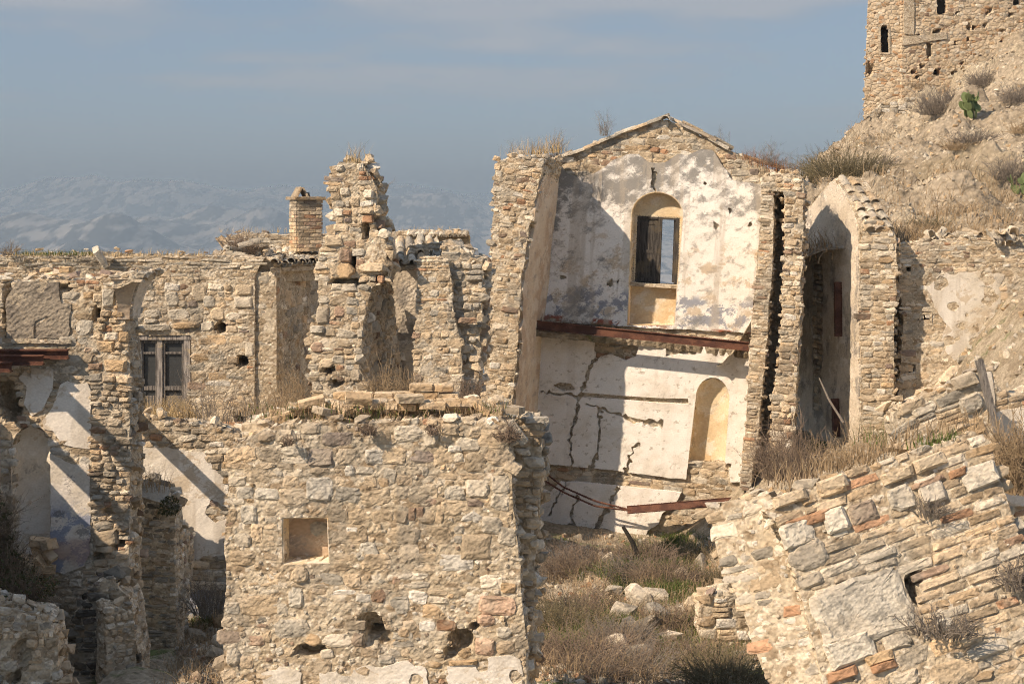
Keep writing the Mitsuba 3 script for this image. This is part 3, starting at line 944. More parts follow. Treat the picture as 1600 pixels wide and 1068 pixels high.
def tile_mesh(c, along, up, length=.42, r0=.085, r1=.07, th=.016, half=math.pi * .95, n=6):
    """a curved roof tile (half pipe, tapering) from its centre, its long axis and its outward direction"""
    along, up = np.asarray(along, float), np.asarray(up, float)
    along = along / np.linalg.norm(along)
    up = up - along * (up @ along); up /= np.linalg.norm(up)
    side = np.cross(along, up)
    V = []
    for e, r in ((-.5, r0), (.5, r1)):
        for rr in (r, r - th):
            for a in np.linspace(-half / 2, half / 2, n + 1):
                V.append(c + along * e * length + side * rr * math.sin(a) + up * (rr * math.cos(a) - r0 * .5))
    m = n + 1
    F_ = []
    for i in range(n):
        o0, i0, o1, i1 = i, m + i, 2 * m + i, 3 * m + i
        F_ += [(o0, o0 + 1, o1 + 1), (o0, o1 + 1, o1), (i0, i1 + 1, i0 + 1), (i0, i1, i1 + 1), (o0, i0 + 1, o0 + 1), (o0, i0, i0 + 1), (o1, o1 + 1, i1 + 1), (o1, i1 + 1, i1)]
    for i in (0, n):
        F_ += [(i, 2 * m + i, 3 * m + i), (i, 3 * m + i, m + i)]
    return np.array(V), np.array(F_)


def one_tile(parent, c, along, up, rng, name="roof_tile", flip=False, **kw):
    v, f = tile_mesh(np.asarray(c), along, -np.asarray(up) if flip else up, **kw)
    col = (rng.choice([3.0, 0.1, 2.0, 1.2, 3.2, 2.6]) + rng.uniform(-.1, .1), rng.uniform(.75, 1.1))
    return part(parent, name, (v, f), "m_stone", np.tile(col, (len(v), 1)))


rng = np.random.default_rng(40)
roof = house + "__roof"
for pts in ([(866, 249), (905, 236), (960, 214), (1005, 196), (1038, 184)], [(1043, 184), (1085, 204), (1130, 227), (1150, 240)], [(1165, 246), (1205, 258), (1250, 276)]):
    ln = HP.line(pts)
    x = .2
    while x < ln.length - .1:
        a, b = ln.interpolate(x - .2), ln.interpolate(x + .2)
        al = HP.u * (b.x - a.x) + HP.v * (b.y - a.y)
        if b.y < a.y:
            al = -al
        q = ln.interpolate(x)
        for k in range(3):
            if rng.uniform() < .9:
                one_tile(roof, HP.W(q.x + rng.normal(0, .02), q.y + .03 + rng.normal(0, .01), .0 - .2 * k - .02), al, HP.v + rng.normal(0, .08, 3), rng, flip=k % 2 == 1, length=.5)
        x += .38
one_tile(roof, HP.at(1041, 184, -.05), HP.n, HP.v, rng, length=.5, r0=.12, r1=.11)

# floor: what is left of the upper storey's floor, on the steel beam
fl = house + "__floor"
s0, s1 = HP.st(836, 500)[0], HP.st(1172, 520)[0]
xs = np.linspace(s0, s1, 60)
tfl = lambda s: -.10 + .0 * s - .028 * (s - s0)
fr = np.random.default_rng(5)
edge_d = np.interp(xs, [s0, s0 + .6, s0 + 1.6, s0 + 2.3, s0 + 3.2, s1], [.72, .70, .50, .20, .09, .07]) + fr.normal(0, .03, 60)
V = []
for s, d in zip(xs, edge_d):
    for dd, tt in ((0.0, .06 + .16 * max(0, 1 - (s - s0) / 2.2)), (d * .6, .05 + .12 * max(0, 1 - (s - s0) / 2.2)), (d, .0), (d - .03, -.12), (0, -.10)):
        V.append(HP.W(s, tfl(s) + tt + .011 * fr.normal(), dd))
V = np.array(V)
F_ = []
for i in range(59):
    for k in range(5):
        a, b = i * 5 + k, i * 5 + (k + 1) % 5
        F_ += [(a, b, b + 5), (a, b + 5, a + 5)]
F_ += [(0, 1, 2), (0, 2, 3), (0, 3, 4)] + [(295, 297, 296), (295, 298, 297), (295, 299, 298)]
part(fl, "slab", (V, np.array(F_)), "m_soil")
pcs = []
for k in range(150):
    i = fr.integers(0, 60)
    sz = fr.uniform(.05, .16) * (1.2 if i < 25 else .8)
    v, f = rock_mesh(HP.W(xs[i], tfl(xs[i]) + .05 + fr.uniform(0, .05) + .13 * max(0, 1 - (xs[i] - s0) / 2.2), edge_d[i] * fr.uniform(.1, 1)), sz, fr, 11, (1.4, 1, .5), rand_axes(fr, .3))
    pcs.append((sz * sz, "stone", v, f, (fr.choice([8, 3, 0, 4]) + fr.uniform(-.1, .1), fr.uniform(.6, 1))))
emit(fl, pcs, 60, .1)


def i_beam(a, b, h=.2, wdt=.1, tf=.014, tw=.010, up=(0, 0, 1)):
    """a rolled steel joist from a to b"""
    a, b = np.asarray(a, float), np.asarray(b, float)
    d = (b - a) / np.linalg.norm(b - a)
    up = np.asarray(up, float) - d * (np.asarray(up, float) @ d); up /= np.linalg.norm(up)
    s = np.cross(d, up)
    H, W_ = h / 2, wdt / 2
    pr = [(-W_, -H), (W_, -H), (W_, -H + tf), (tw / 2, -H + tf), (tw / 2, H - tf), (W_, H - tf), (W_, H), (-W_, H), (-W_, H - tf), (-tw / 2, H - tf), (-tw / 2, -H + tf), (-W_, -H + tf)]
    poly = Polygon(pr)
    m = trimesh.creation.extrude_polygon(poly, 1.0, engine="earcut")
    v = np.array(m.vertices)
    L = np.linalg.norm(b - a)
    return a + v[:, :1] * s + v[:, 1:2] * up + v[:, 2:] * d * L, np.array(m.faces)


k = thing("steel_beam", "long rusted steel joist along the floor edge of the gabled house", "beam")
obj(k, i_beam(HP.moved(.74).at(828, 506), HP.moved(.74).at(1170, 541), .19, .11, up=HP.v), "m_rust")

# bent joist and reinforcing rods across the foot of the room
k = thing("steel_beam", "bent rusted joist with split thin ends, low across the foot of the gabled house", "beam")
BP = HP.moved(.55)
for pts in ([(852, 738), (880, 760), (930, 782), (985, 796)], [(848, 748), (880, 768), (930, 790), (985, 797)]):
    q = np.array([BP.at(*p) for p in pts])
    tck = np.stack([np.interp(np.linspace(0, 3, 20), range(4), q[:, c]) for c in range(3)], 1)
    v, f = tubes(tck[None], np.full((1, 20), .022), 5)
    part(k, "rod", (v, f), "m_rust")
part(k, "web", i_beam(BP.at(980, 796), BP.at(1160, 781), .17, .05, up=(0, .45, 1)), "m_rust")

# ------------------------------------------------------------------ the gable wall right of the house, seen nearly edge on
gw = thing("gable_wall", "narrow pointed gable wall with stained plaster, right of the gabled house, capped with curved tiles", "wall")
n0, f0 = P(1345, 500, 34.0), P(1240, 500, 38.0)
GU = (n0 - f0) * [1, 1, 0]; GU /= np.linalg.norm(GU)
GP = Plane(1345, 500, 34.0, yaw=math.degrees(math.atan2(-GU[1], GU[0])))
gpoly = [(1240, 380), (1244, 350), (1258, 330), (1275, 312), (1292, 290), (1305, 279), (1316, 292), (1330, 318), (1343, 352), (1345, 500), (1346, 760), (1232, 760), (1236, 500)]
w = Wall(gw, GP, gpoly, .66, res=.06, seed=21, amp=.02, ragged_amp=.03)
hole2 = GP.poly([(1272, 395), (1280, 378), (1287, 395), (1288, 470), (1285, 640), (1272, 640), (1270, 500)])
w.dents = [(*GP.st(1279, 440), .30, .5, .10), (*GP.st(1278, 540), .30, .6, .12)]
w.lay((.08, .15), (1.4, 2.6), .08, region=hole2)
w.edge([(1240, 375), (1250, 342), (1275, 314), (1305, 281)], (.1, .2), .15, .66)
w.finish(120)
sheet(gw, "plaster", GP, GP.poly(gpoly).buffer(-.03).difference(hole2), -.02, .03, "m_grim", .05, .10, 3)
# its broken near end: stones facing us
EP = Plane(1372, 500, 33.95, yaw=9)
w = Wall(gw, EP, [(1346, 350), (1360, 340), (1382, 348), (1400, 366), (1402, 420), (1396, 520), (1397, 600), (1392, 680), (1390, 760), (1346, 760)], .5, res=.055, seed=22, amp=.025, ragged_amp=.04)
w.lay((.08, .15), (1.4, 2.8), .05, proud=(.015, .06), rough=.12)
w.edge([(1401, 370), (1401, 430), (1395, 520), (1396, 600), (1392, 680)], (.12, .24), .14, .5)
w.edge([(1348, 350), (1362, 340), (1384, 350), (1400, 366)], (.10, .2), .13, .5)
w.fill(80)
w.finish(200)
rng = np.random.default_rng(41)
# two rows of tiles on its right slope
pk, en = GP.at(1306, 280, -.1), GP.at(1343, 350, -.1)
sl = (en - pk); L = np.linalg.norm(sl); sl /= L
upn = np.cross(sl, GP.n); upn *= np.sign(upn[2])
for row in range(3):
    for j in range(int(L / .31) + 1):
        if row == 2 and j < 2:
            continue
        c = pk + sl * (.15 + .31 * j) - GP.n * (.06 + .21 * row) + upn * .07 + rng.normal(0, .015, 3)
        one_tile(gw, c, -sl - upn * .10 + rng.normal(0, .05, 3), upn, rng, length=.40, r0=.115, r1=.085)
for k_, (a, b) in enumerate((((1316, 440), (1317, 525)), ((1312, 622), (1314, 682)))):
    t_ = thing("steel_post", ("upper" if k_ == 0 else "lower") + " red rusted steel channel standing on the inner face of the narrow gable wall", "steel post")
    pa, pb = GP.at(*a, .10), GP.at(*b, .10)
    obj(t_, i_beam(pa, pb, .16, .10, up=GP.n), "m_rust")

# ------------------------------------------------------------------ the house built against the slope, far right
hh = thing("hillside_house", "low stone house front with flaking render, built against the slope at the right", "house")
SP = Plane(1500, 500, 34.4, yaw=4)
spoly = [(1408, 380), (1470, 374), (1530, 370), (1690, 368), (1690, 780), (1398, 780), (1404, 600), (1412, 500), (1404, 430)]
holes = [(1446, 498, 7, 7), (1425, 575, 6, 7), (1420, 420, 4, 4)]
body = SP.poly(spoly)
for x, y, a, b in holes:
    body = body.difference(SP.poly([(x - a, y - b), (x + a, y - b), (x + a, y + b), (x - a, y + b)]))
w = Wall(hh, SP, ragged(SP.poly(spoly), .03, .12, 2), .5, res=.06, seed=31, amp=.022, ragged_amp=0)
w.poly = w.poly.intersection(body)
w.dents = [(*SP.st(1446, 498), .11, .11, .5), (*SP.st(1425, 575), .09, .10, .5)]
rend = SP.poly([(1462, 430), (1530, 422), (1568, 430), (1560, 470), (1545, 520), (1520, 560), (1490, 560), (1470, 540), (1480, 505), (1458, 480), (1452, 450)])
w.block(rend.buffer(-.05))
w.lay((.07, .12), (1.6, 3.2), .06, region=SP.poly([(1400, 365), (1700, 360), (1700, 420), (1400, 425)]), proud=(.012, .04))
w.lay((.10, .2), (1.2, 2.2), .42, proud=(.002, .022), big=.8)
w.fill(250, (.04, .09))
w.edge([(1408, 380), (1470, 374), (1530, 370), (1690, 368)], (.12, .24), .2, .5, flat=(1.5, .6, 1))
w.edge([(1404, 430), (1412, 500), (1404, 600), (1398, 700)], (.12, .24), .16, .5)
w.finish(300)
rr_ = np.random.default_rng(9)
nib = unary_union([ragged(Point(SP.st(rr_.uniform(1465, 1565), rr_.uniform(425, 565))).buffer(rr_.uniform(.03, .16)), .05, .06, k_) for k_ in range(26)])
sheet(hh, "render", SP, rend, -.02, .018, "m_plaster", .10, .10, 8, label="pale patch of old lime render", cut=nib.union(unary_union([SP.poly([(x - a - 3, y - b - 3), (x + a + 3, y - b - 3), (x + a + 3, y + b + 3), (x - a - 3, y + b + 3)]) for x, y, a, b in holes])))
for x, y, a, b in holes[:2]:
    fr_ = SP.poly([(x - a - 3, y - b - 3), (x + a + 3, y - b - 3), (x + a + 3, y + b + 3), (x - a - 3, y + b + 3)]).difference(SP.poly([(x - a, y - b), (x + a, y - b), (x + a, y + b), (x - a, y + b)]))
    mesh, uv = slab(SP, fr_, -.4, .02)
    part(hh, "vent", mesh, "m_mortar", uv)
rng = np.random.default_rng(43)
for j in range(16):       # collapsed tiles on its wall head
    x = rng.uniform(1512, 1590)
    one_tile(hh, SP.at(x, rng.uniform(362, 374), -rng.uniform(-.1, .35)), rng.normal(0, 1, 3) * [.6, .5, .3] + [.2, -.6, -.35], [rng.normal(0, .3), -.3, 1], rng, length=.45, r0=.1, r1=.085, flip=rng.uniform() < .3)
for j in range(6):
    one_tile(hh, SP.at(rng.uniform(1455, 1490), rng.uniform(366, 376), -rng.uniform(0, .3)), rng.normal(0, 1, 3) + [.5, -.6, -.2], [0, -.3, 1], rng, length=.4)

# ------------------------------------------------------------------ the row house on the left: window wall, set-back wall, roof, chimney
rh = thing("row_house", "long low stone house at the left with a grey wooden window and a brick chimney", "house")
BP_ = Plane(200, 500, 30.0)
fw = rh + "__front_wall"
winpx = [(212, 523), (299, 523), (299, 645), (212, 645)]
bpoly = [(-60, 402), (60, 399), (150, 396), (230, 399), (340, 400), (412, 403), (398, 430), (397, 700), (-60, 700)]
put = [(346, 511), (378, 564), (375, 652)]
body = ragged(BP_.poly(bpoly), .012, .15, 3).difference(BP_.poly(winpx))
w = Wall(fw, BP_, body, .55, res=.055, seed=51, amp=.018, ragged_amp=0, dents=[(x, y, .10, .10, .5) for x, y in put])
w.lay((.045, .065), (4, 9), .04, [(2, 40), (0, 30), (3, 20)], (.02, .06), region=BP_.poly([(-60, 395), (420, 398), (416, 420), (-60, 416)]), wob=.01, chamfer=(.04, .1), split=0)
w.lay((.05, .075), (2.5, 5), .04, MIX_BRICK, (.01, .03), region=BP_.poly([(-60, 416), (414, 420), (410, 438), (-60, 434)]), wob=.01, brick=True)
w.given([(300, 442, 322, 470, 0, 1.0, .05), (258, 455, 280, 478, 2, 1.0, .05), (318, 462, 336, 480, 3, 1.2, .05), (368, 444, 394, 460, 0, 1.05, .06), (366, 463, 394, 480, 2, .95, .06),
         (262, 482, 296, 500, 2, 1.1, .05), (226, 498, 246, 504, 2, 1.1, .1), (212, 506, 268, 516, 2, .95, .13), (270, 503, 312, 512, 1, .9, .12), (314, 502, 334, 516, 2, 1.0, .05), (225, 484, 250, 496, 2, 1.0, .05),
         (383, 534, 396, 556, 2, 1.1, .03), (352, 488, 376, 500, 2, 1.1, .05), (310, 528, 330, 538, 1, .9, .03), (355, 556, 372, 568, 1, 1.0, .04), (330, 480, 350, 500, 0, 1.1, .05)])
w.lay((.05, .07), (3, 4.4), .02, MIX_BRICK, (.01, .03), region=BP_.poly([(388, 430), (398, 430), (398, 700), (388, 700)]), brick=True, wob=.0)
w.lay((.09, .2), (1.2, 2.4), .10, proud=(.015, .06), big=1.6, bigsize=(.22, .34), region=BP_.poly([(-60, 430), (400, 430), (400, 520), (-60, 520)]))
w.lay((.09, .19), (1.2, 2.6), .16, proud=(.006, .035), big=.8, bigsize=(.22, .36))
w.fill(700, (.03, .08))
w.edge([(-40, 401), (60, 398), (150, 395), (230, 398), (340, 399), (410, 402)], (.07, .15), .2, .5, flat=(1.5, .5, 1))
w.finish(300)
# window: frame, two leaves with panels, dark broken panes
wn = rh + "__window"
WB = BP_.moved(-.10)
part(wn, "frame", cat([rail(214, 523, 214, 645, 7, WB, -.08, .05), rail(293, 523, 293, 645, 10, WB, -.08, .05), rail(212, 526, 300, 526, 8, WB, -.08, .07), rail(250, 529, 250, 645, 8, WB, -.06, .03)]), "m_wood_pale", label="pale grey weathered window frame")
for x0, x1, lb in ((220, 247, "left"), (254, 288, "right")):
    part(wn, "leaf", cat([rail(x0 + 2, 530, x0 + 2, 645, 4, WB, -.06, 0), rail(x1 - 2, 530, x1 - 2, 645, 4, WB, -.06, 0), rail(x0, 533, x1, 533, 5, WB, -.06, 0), rail(x0, 551, x1, 551, 3, WB, -.06, 0), rail(x0, 606, x1, 606, 6, WB, -.06, 0),
                           slab(WB, WB.poly([(x0, 618), (x1, 618), (x1, 645), (x0, 645)]), -.05, -.02)[0]]), "m_wood", label=f"weathered {lb} window leaf")
for x0, x1, lb in ((252, 290, "right"), (219, 248, "left")):
    part(wn, "pane", slab(WB, WB.poly([(x0, 530), (x1, 530), (x1, 645), (x0, 645)]), -.060, -.055)[0], "m_glass", label=f"dusty dark pane of the {lb} leaf")

# the set-back wall right of the corner: a pale pier, then a face turned away from the sun
rt = rh + "__side_wall"
QP = Plane(412, 520, 30.06)
w = Wall(rt, QP, [(398, 425), (432, 425), (432, 700), (396, 700)], .6, res=.055, seed=53, amp=.015, ragged_amp=.01)
w.lay((.12, .24), (1.2, 2.0), .25, [(2, 30), (0, 40), (3, 20)], (.004, .02), region=QP.poly([(396, 420), (432, 420), (432, 520), (396, 520)]))
w.lay((.12, .26), (1.2, 2.0), .5, [(2, 30), (0, 40), (3, 20)], (.003, .015))
w.fill(60)
w.finish(100)
e0, e1 = P(431, 520, 30.15), P(502, 520, 33.2)
RU = e1 - e0
TP = Plane(431, 520, 30.15, yaw=math.degrees(math.atan2(-RU[1], RU[0])))
w = Wall(rt, TP, [(431, 418), (505, 412), (505, 700), (431, 700)], .5, res=.06, seed=54, amp=.02, ragged_amp=0)
w.lay((.09, .2), (1.2, 2.4), .22, proud=(.004, .03), big=.8)
w.fill(160)
w.finish(200)
w = Wall(rt, Plane(412, 420, 30.2), [(398, 404), (436, 400), (436, 432), (397, 432)], .8, res=.055, seed=55, amp=.03, ragged_amp=.03)
w.lay((.05, .08), (2, 4), .05, MIX_BRICK, (.02, .05), brick=True, wob=.01)
w.finish(60)
# parapet and roof behind
pp = rh + "__rear_wall"
RP_ = Plane(540, 380, 35.0)
w = Wall(pp, RP_, [(352, 372), (380, 364), (450, 368), (520, 366), (640, 362), (733, 366), (733, 480), (352, 480)], .5, res=.07, seed=56, amp=.02, ragged_amp=.02)
w.lay((.06, .08), (2.4, 5), .06, MIX_BRICK, (.01, .04), brick=True, wob=.015)
w.edge([(352, 374), (380, 365), (450, 368), (520, 366), (640, 363), (730, 366)], (.08, .18), .25, .5, flat=(1.4, .6, 1))
w.finish(300)
rng = np.random.default_rng(44)
rf = rh + "__roof"


def tile_roof(parent, A, B, C, D_, rows, rng, drop=.03, r0=.09):
    """curved tiles in columns from the eave A-B (3-D) up to the ridge D_-C"""
    A, B, C, D_ = (np.asarray(x, float) for x in (A, B, C, D_))
    ncol = max(2, int(np.linalg.norm(B - A) / (r0 * 2.25)))
    for i in range(ncol):
        u = (i + .5) / ncol
        e, rdg = A * (1 - u) + B * u, D_ * (1 - u) + C * u
        al = e - rdg
        L = np.linalg.norm(al); al /= L
        upv = np.cross(al, B - A); upv *= np.sign(upv[2]); upv /= np.linalg.norm(upv)
        ln = L / rows + .08
        for j in range(rows):
            c = rdg + (e - rdg) * (j + .5) / rows + upv * (.03 + .01 * rng.normal()) + rng.normal(0, .01, 3)
            if rng.uniform() < .94:
                one_tile(parent, c, -al + rng.normal(0, .02, 3), upv, rng, length=ln, r0=r0, r1=r0 * .85)
            half = (B - A) / ncol / 2
            one_tile(parent, c + half - upv * .05, -al, upv, rng, length=ln, r0=r0, r1=r0 * .85, flip=True)
    # bed under the tiles
    n = np.cross(B - A, D_ - A); n /= np.linalg.norm(n); n *= -np.sign(n[2])
    q = np.array([A, B, C, D_]) + n * .09
    part(parent, "roof_bed", (np.vstack([q, q + n * .08]), np.array([(0, 1, 2), (0, 2, 3), (4, 6, 5), (4, 7, 6), (0, 4, 5), (0, 5, 1), (1, 5, 6), (1, 6, 2), (2, 6, 7), (2, 7, 3), (3, 7, 4), (3, 4, 0)])), "m_mortar")


tile_roof(rf, P(424, 411, 29.9), P(500, 408, 31.8), P(512, 385, 34.5), P(420, 388, 34.5), 8, rng)
# plastered cove under that eave
cv = []
for k_, (y, dd) in enumerate(((410, 0.0), (418, .12), (428, .26), (440, .34))):
    cv.append([P(428, y, 29.95 + dd), P(470, y - 1, 31.0 + dd), P(502, y - 3, 31.9 + dd)])
cv = np.array(cv)
v = cv.reshape(-1, 3)
f = []
for i in range(3):
    for j in range(2):
        a = i * 3 + j
        f += [(a, a + 1, a + 4), (a, a + 4, a + 3)]
part(rh, "eaves_cove", (np.vstack([v, v + [0, .1, 0]]), np.vstack([np.array(f), np.array(f)[:, ::-1] + 12])), "m_mortar", smooth=False)
for j in range(46):      # heap of slipped tiles at the roof's left end
    x = rng.uniform(346, 420)
    one_tile(rf, P(x, rng.uniform(376, 404) + max(0, (380 - x) * .2), rng.uniform(30.6, 33.0)), rng.normal(0, 1, 3) * [.7, .6, .25] + [0, -.5, -.2], [rng.normal(0, .3), -.4, 1], rng, length=.42, flip=rng.uniform() < .25)
for j in range(26):      # a row of tile ends on the rear wall head, right
    x = 641 + j * 3.4
    one_tile(rf, P(x, 364 + rng.normal(0, .6), 34.85), [rng.normal(0, .1), -1, -.12], [0, 0, 1], rng, length=.5, r0=.085)
# chimney
ch = rh + "__chimney"
CP = Plane(476, 385, 32.0, yaw=-0.0)
c0 = P(478, 345, 32.4)
ax2 = np.stack([np.array([math.cos(.42), -math.sin(.42), 0]), np.array([math.sin(.42), math.cos(.42), 0]), np.array([0, 0, 1.0])])
ax2 = np.stack([np.array([math.cos(-.42), -math.sin(-.42), 0]), np.array([-math.sin(.42), math.cos(.42), 0]), np.array([0, 0, 1.0])])
zc = np.linspace(P(0, 392, 32.4)[2], P(0, 312, 32.4)[2], 15)
rb = np.random.default_rng(66)
hw, hd = .25, .25
part(ch, "core", box_mesh((c0[0], c0[1], (zc[0] + zc[-1]) / 2), (2 * hw, 2 * hd, zc[-1] - zc[0]), ax2), "m_mortar")
for i in range(14):
    z, hgt = (zc[i] + zc[i + 1]) / 2, zc[i + 1] - zc[i] - .012
    for face in range(4):
        nn = 2
        o = .5 * (i % 2)
        for q in range(nn + 1):
            a, b = max(0, (q - o) / nn), min(1, (q + 1 - o) / nn)
            if b - a < .1:
                continue
            cen, ln = -hw + 2 * hw * (a + b) / 2, 2 * hw * (b - a) - .012
            if face % 2 == 0:
                pos, size = np.array([cen, (hd - .03) * (1 if face else -1), 0]), (ln, .10 + rb.uniform(0, .03), hgt)
            else:
                pos, size = np.array([(hw - .03) * (1 if face == 1 else -1), cen, 0]), (.10 + rb.uniform(0, .03), ln, hgt)
            v, f = box_mesh(np.array([c0[0], c0[1], z]) + pos @ ax2, size, ax2, rb, .004)
            col = pick(rb, [(0, 40), (1, 30), (5, 10), (4, 6)])
            part(ch, "brick", (v, f), "m_stone", np.tile(col, (len(v), 1)))
zt = zc[-1]
for dx, dy in ((-.16, -.16), (.16, -.16), (-.16, .16), (.16, .16)):
    v, f = box_mesh(np.array([c0[0], c0[1], zt + .03]) + np.array([dx, dy, 0]) @ ax2, (.33, .33, .06), ax2, rb, .008)
    part(ch, "cap_brick", (v, f), "m_stone", np.tile((1.0, .85), (len(v), 1)))
for sgn in (-1, 1):       # two tiles leaning together on the cap
    al = np.array([.62 * sgn, 0, -.8])
    v, f = box_mesh(np.array([c0[0], c0[1], zt + .15]) + np.array([-.14 + .07 * sgn, -.05, 0]) @ ax2, (.22, .34, .035), np.stack([np.array([.5 * sgn, -.25 * sgn, -.86]), ax2[1], np.array([.86 * sgn, 0, .5])]), rb, .01)
    part(ch, "cap_tile", (v, f), "m_stone", np.tile((1.1, .9), (len(v), 1)))
v, f = rock_mesh(np.array([c0[0] + .05, c0[1] - .1, zt + .09]), .15, rb, 12)
part(ch, "cap_brick", (v, f), "m_stone", np.tile((8.0, .9), (len(v), 1)))

# ------------------------------------------------------------------ the broken tower-like wall stump in the middle
tw_ = thing("wall_stump", "tall tower-like rubble wall stump with dry grass on its tip, right of the chimney", "ruined wall")
TWP = Plane(540, 480, 27.0, yaw=6)
tpoly = [(488, 640), (486, 560), (484, 505), (499, 495), (498, 440), (497, 398), (506, 380), (524, 376), (522, 335), (517, 308), (514, 285), (516, 272), (528, 256), (552, 252), (570, 258), (582, 278),
         (590, 302), (588, 330), (582, 348), (596, 372), (602, 385), (604, 410), (607, 424), (602, 440), (582, 446), (574, 470), (565, 520), (560, 570), (572, 600), (572, 640)]
w = Wall(tw_, TWP, tpoly, .75, res=.045, seed=61, amp=.04, ragged_amp=.035, freq=4.0,
         dents=[(551, 405, .05, .18, .4), (542, 440, .28, .06, .3), (600, 436, .2, .06, .35), (571, 360, .06, .16, .3), (513, 578, .12, .06, .3), (525, 598, .12, .07, .25)])
w.given([(530, 388, 549, 410, 4, 1.15, .10, .25), (528, 411, 556, 434, 1, .95, .14, .4), (560, 410, 606, 424, 0, 1.1, .14, .3), (508, 366, 536, 384, 0, 1.1, .08), (568, 296, 584, 310, 2, 1.1, .10), (532, 293, 546, 305, 2, 1.1, .06),
         (526, 258, 538, 268, 2, 1.2, .1), (535, 328, 548, 336, 5, .9, .04), (556, 405, 570, 420, 4, 1.3, .04), (590, 430, 600, 442, 5, 1.3, .1), (548, 308, 562, 322, 0, 1.1, .05), (560, 326, 584, 334, 0, 1.0, .10),
         (566, 335, 584, 348, 5, 1.0, .06), (500, 560, 522, 574, 0, 1.1, .07, .4), (548, 577, 564, 594, 0, 1.0, .06), (522, 478, 540, 494, 4, 1.4, .05), (494, 478, 514, 506, 0, 1.05, .06), (484, 508, 508, 520, 3, 1.2, .08), (486, 534, 506, 550, 4, 1.4, .08)])
w.lay((.08, .17), (1.1, 2.2), .16, proud=(.01, .055), rough=.15, rot=.10, big=1.4, bigsize=(.18, .26))
w.fill(500, (.03, .08))
w.edge([(498, 440), (499, 398), (520, 378), (522, 335), (515, 290), (520, 268), (552, 253), (575, 262), (589, 300), (587, 335), (600, 375), (605, 410), (602, 438)], (.14, .30), .14, .7, spread=.06)
w.edge([(486, 640), (485, 505), (498, 495)], (.14, .26), .15, .5)
w.edge([(582, 446), (572, 480), (563, 530), (560, 580), (570, 610)], (.12, .26), .13, .6)
w.finish(300)
w = Wall(tw_, TWP.moved(-.35), [(572, 345), (592, 340), (604, 352), (603, 378), (590, 392), (574, 384)], .5, seed=62, amp=.06, ragged_amp=.05)
w.edge([(575, 345), (592, 342), (603, 355), (602, 378)], (.14, .30), .10, .5)
w.lay((.14, .24), (1.0, 1.6), .05, [(3, 20), (8, 20), (0, 20)], (.03, .1), rough=.16)
w.finish(60)
e0, e1 = P(572, 520, 27.4), P(640, 520, 30.2)
RU = e1 - e0
OP = Plane(572, 520, 27.4, yaw=math.degrees(math.atan2(-RU[1], RU[0])))
w = Wall(tw_, OP, [(572, 440), (584, 446), (598, 440), (608, 432), (614, 450), (612, 470), (618, 490), (620, 530), (626, 560), (632, 590), (634, 700), (572, 700)], .5, res=.05, seed=63, amp=.05, ragged_amp=.05)
w.lay((.12, .24), (1.1, 2.0), .12, [(3, 30), (0, 30), (4, 8)], (.01, .06), big=1.5, bigsize=(.25, .4))
w.edge([(584, 446), (606, 434), (614, 452), (613, 475), (620, 530), (632, 590)], (.16, .3), .13, .5)
w.fill(100)
w.finish(160)

# ------------------------------------------------------------------ wall with the brick-banded corner, right of the stump
cw = thing("house_wall", "rubble house wall with thin brick bands and a broken right end, left of the gabled house", "wall")
CWP = Plane(700, 500, 27.3, yaw=3)
w = Wall(cw, CWP, [(652, 404), (668, 402), (700, 404), (706, 440), (708, 480), (716, 520), (722, 560), (716, 640), (716, 700), (644, 700), (646, 560), (651, 490)], .6, res=.052, seed=71, amp=.018, ragged_amp=.02)
w.lay((.045, .06), (3, 5), .05, MIX_BRICK, (.02, .05), region=CWP.poly([(648, 400), (706, 402), (706, 428), (648, 426)]), brick=True, wob=.01)
w.lay((.05, .065), (4, 7), .02, [(5, 20), (1, 30)], (.02, .04), region=CWP.poly([(646, 465), (730, 466), (730, 471), (646, 470)]), brick=True, wob=.0)
w.given([(671, 452, 686, 464, 3, 1.3, .03), (672, 482, 686, 494, 3, 1.3, .03), (716, 496, 744, 505, 5, 1.0, .06)])
w.lay((.08, .16), (1.1, 2.2), .12, proud=(.008, .04), big=1.2, bigsize=(.2, .3))
w.fill(500, (.03, .07))
w.finish(300)
w = Wall(cw, CWP.moved(-.18), [(690, 384), (712, 386), (724, 392), (738, 402), (755, 404), (756, 440), (752, 500), (748, 560), (743, 620), (742, 700), (700, 700), (700, 440)], .9, res=.055, seed=72, amp=.05, ragged_amp=.05)
w.lay((.10, .2), (1.1, 2.0), .06, [(3, 24), (0, 30), (2, 20), (8, 10)], (.03, .12), rough=.16, rot=.12)
w.edge([(692, 386), (712, 388), (724, 394), (738, 404), (755, 408), (755, 450), (751, 520), (746, 600), (742, 680)], (.15, .32), .14, .9)
w.edge([(706, 440), (712, 500), (722, 560), (718, 640)], (.15, .3), .15, .4)
w.finish(250)
w = Wall(cw, Plane(690, 395, 28.6), [(640, 384), (720, 376), (726, 392), (726, 420), (640, 420)], .5, res=.055, seed=73, amp=.02, ragged_amp=.02)
w.lay((.05, .065), (2.5, 5), .05, MIX_BRICK, (.01, .04), brick=True, wob=.01)
w.finish(120)
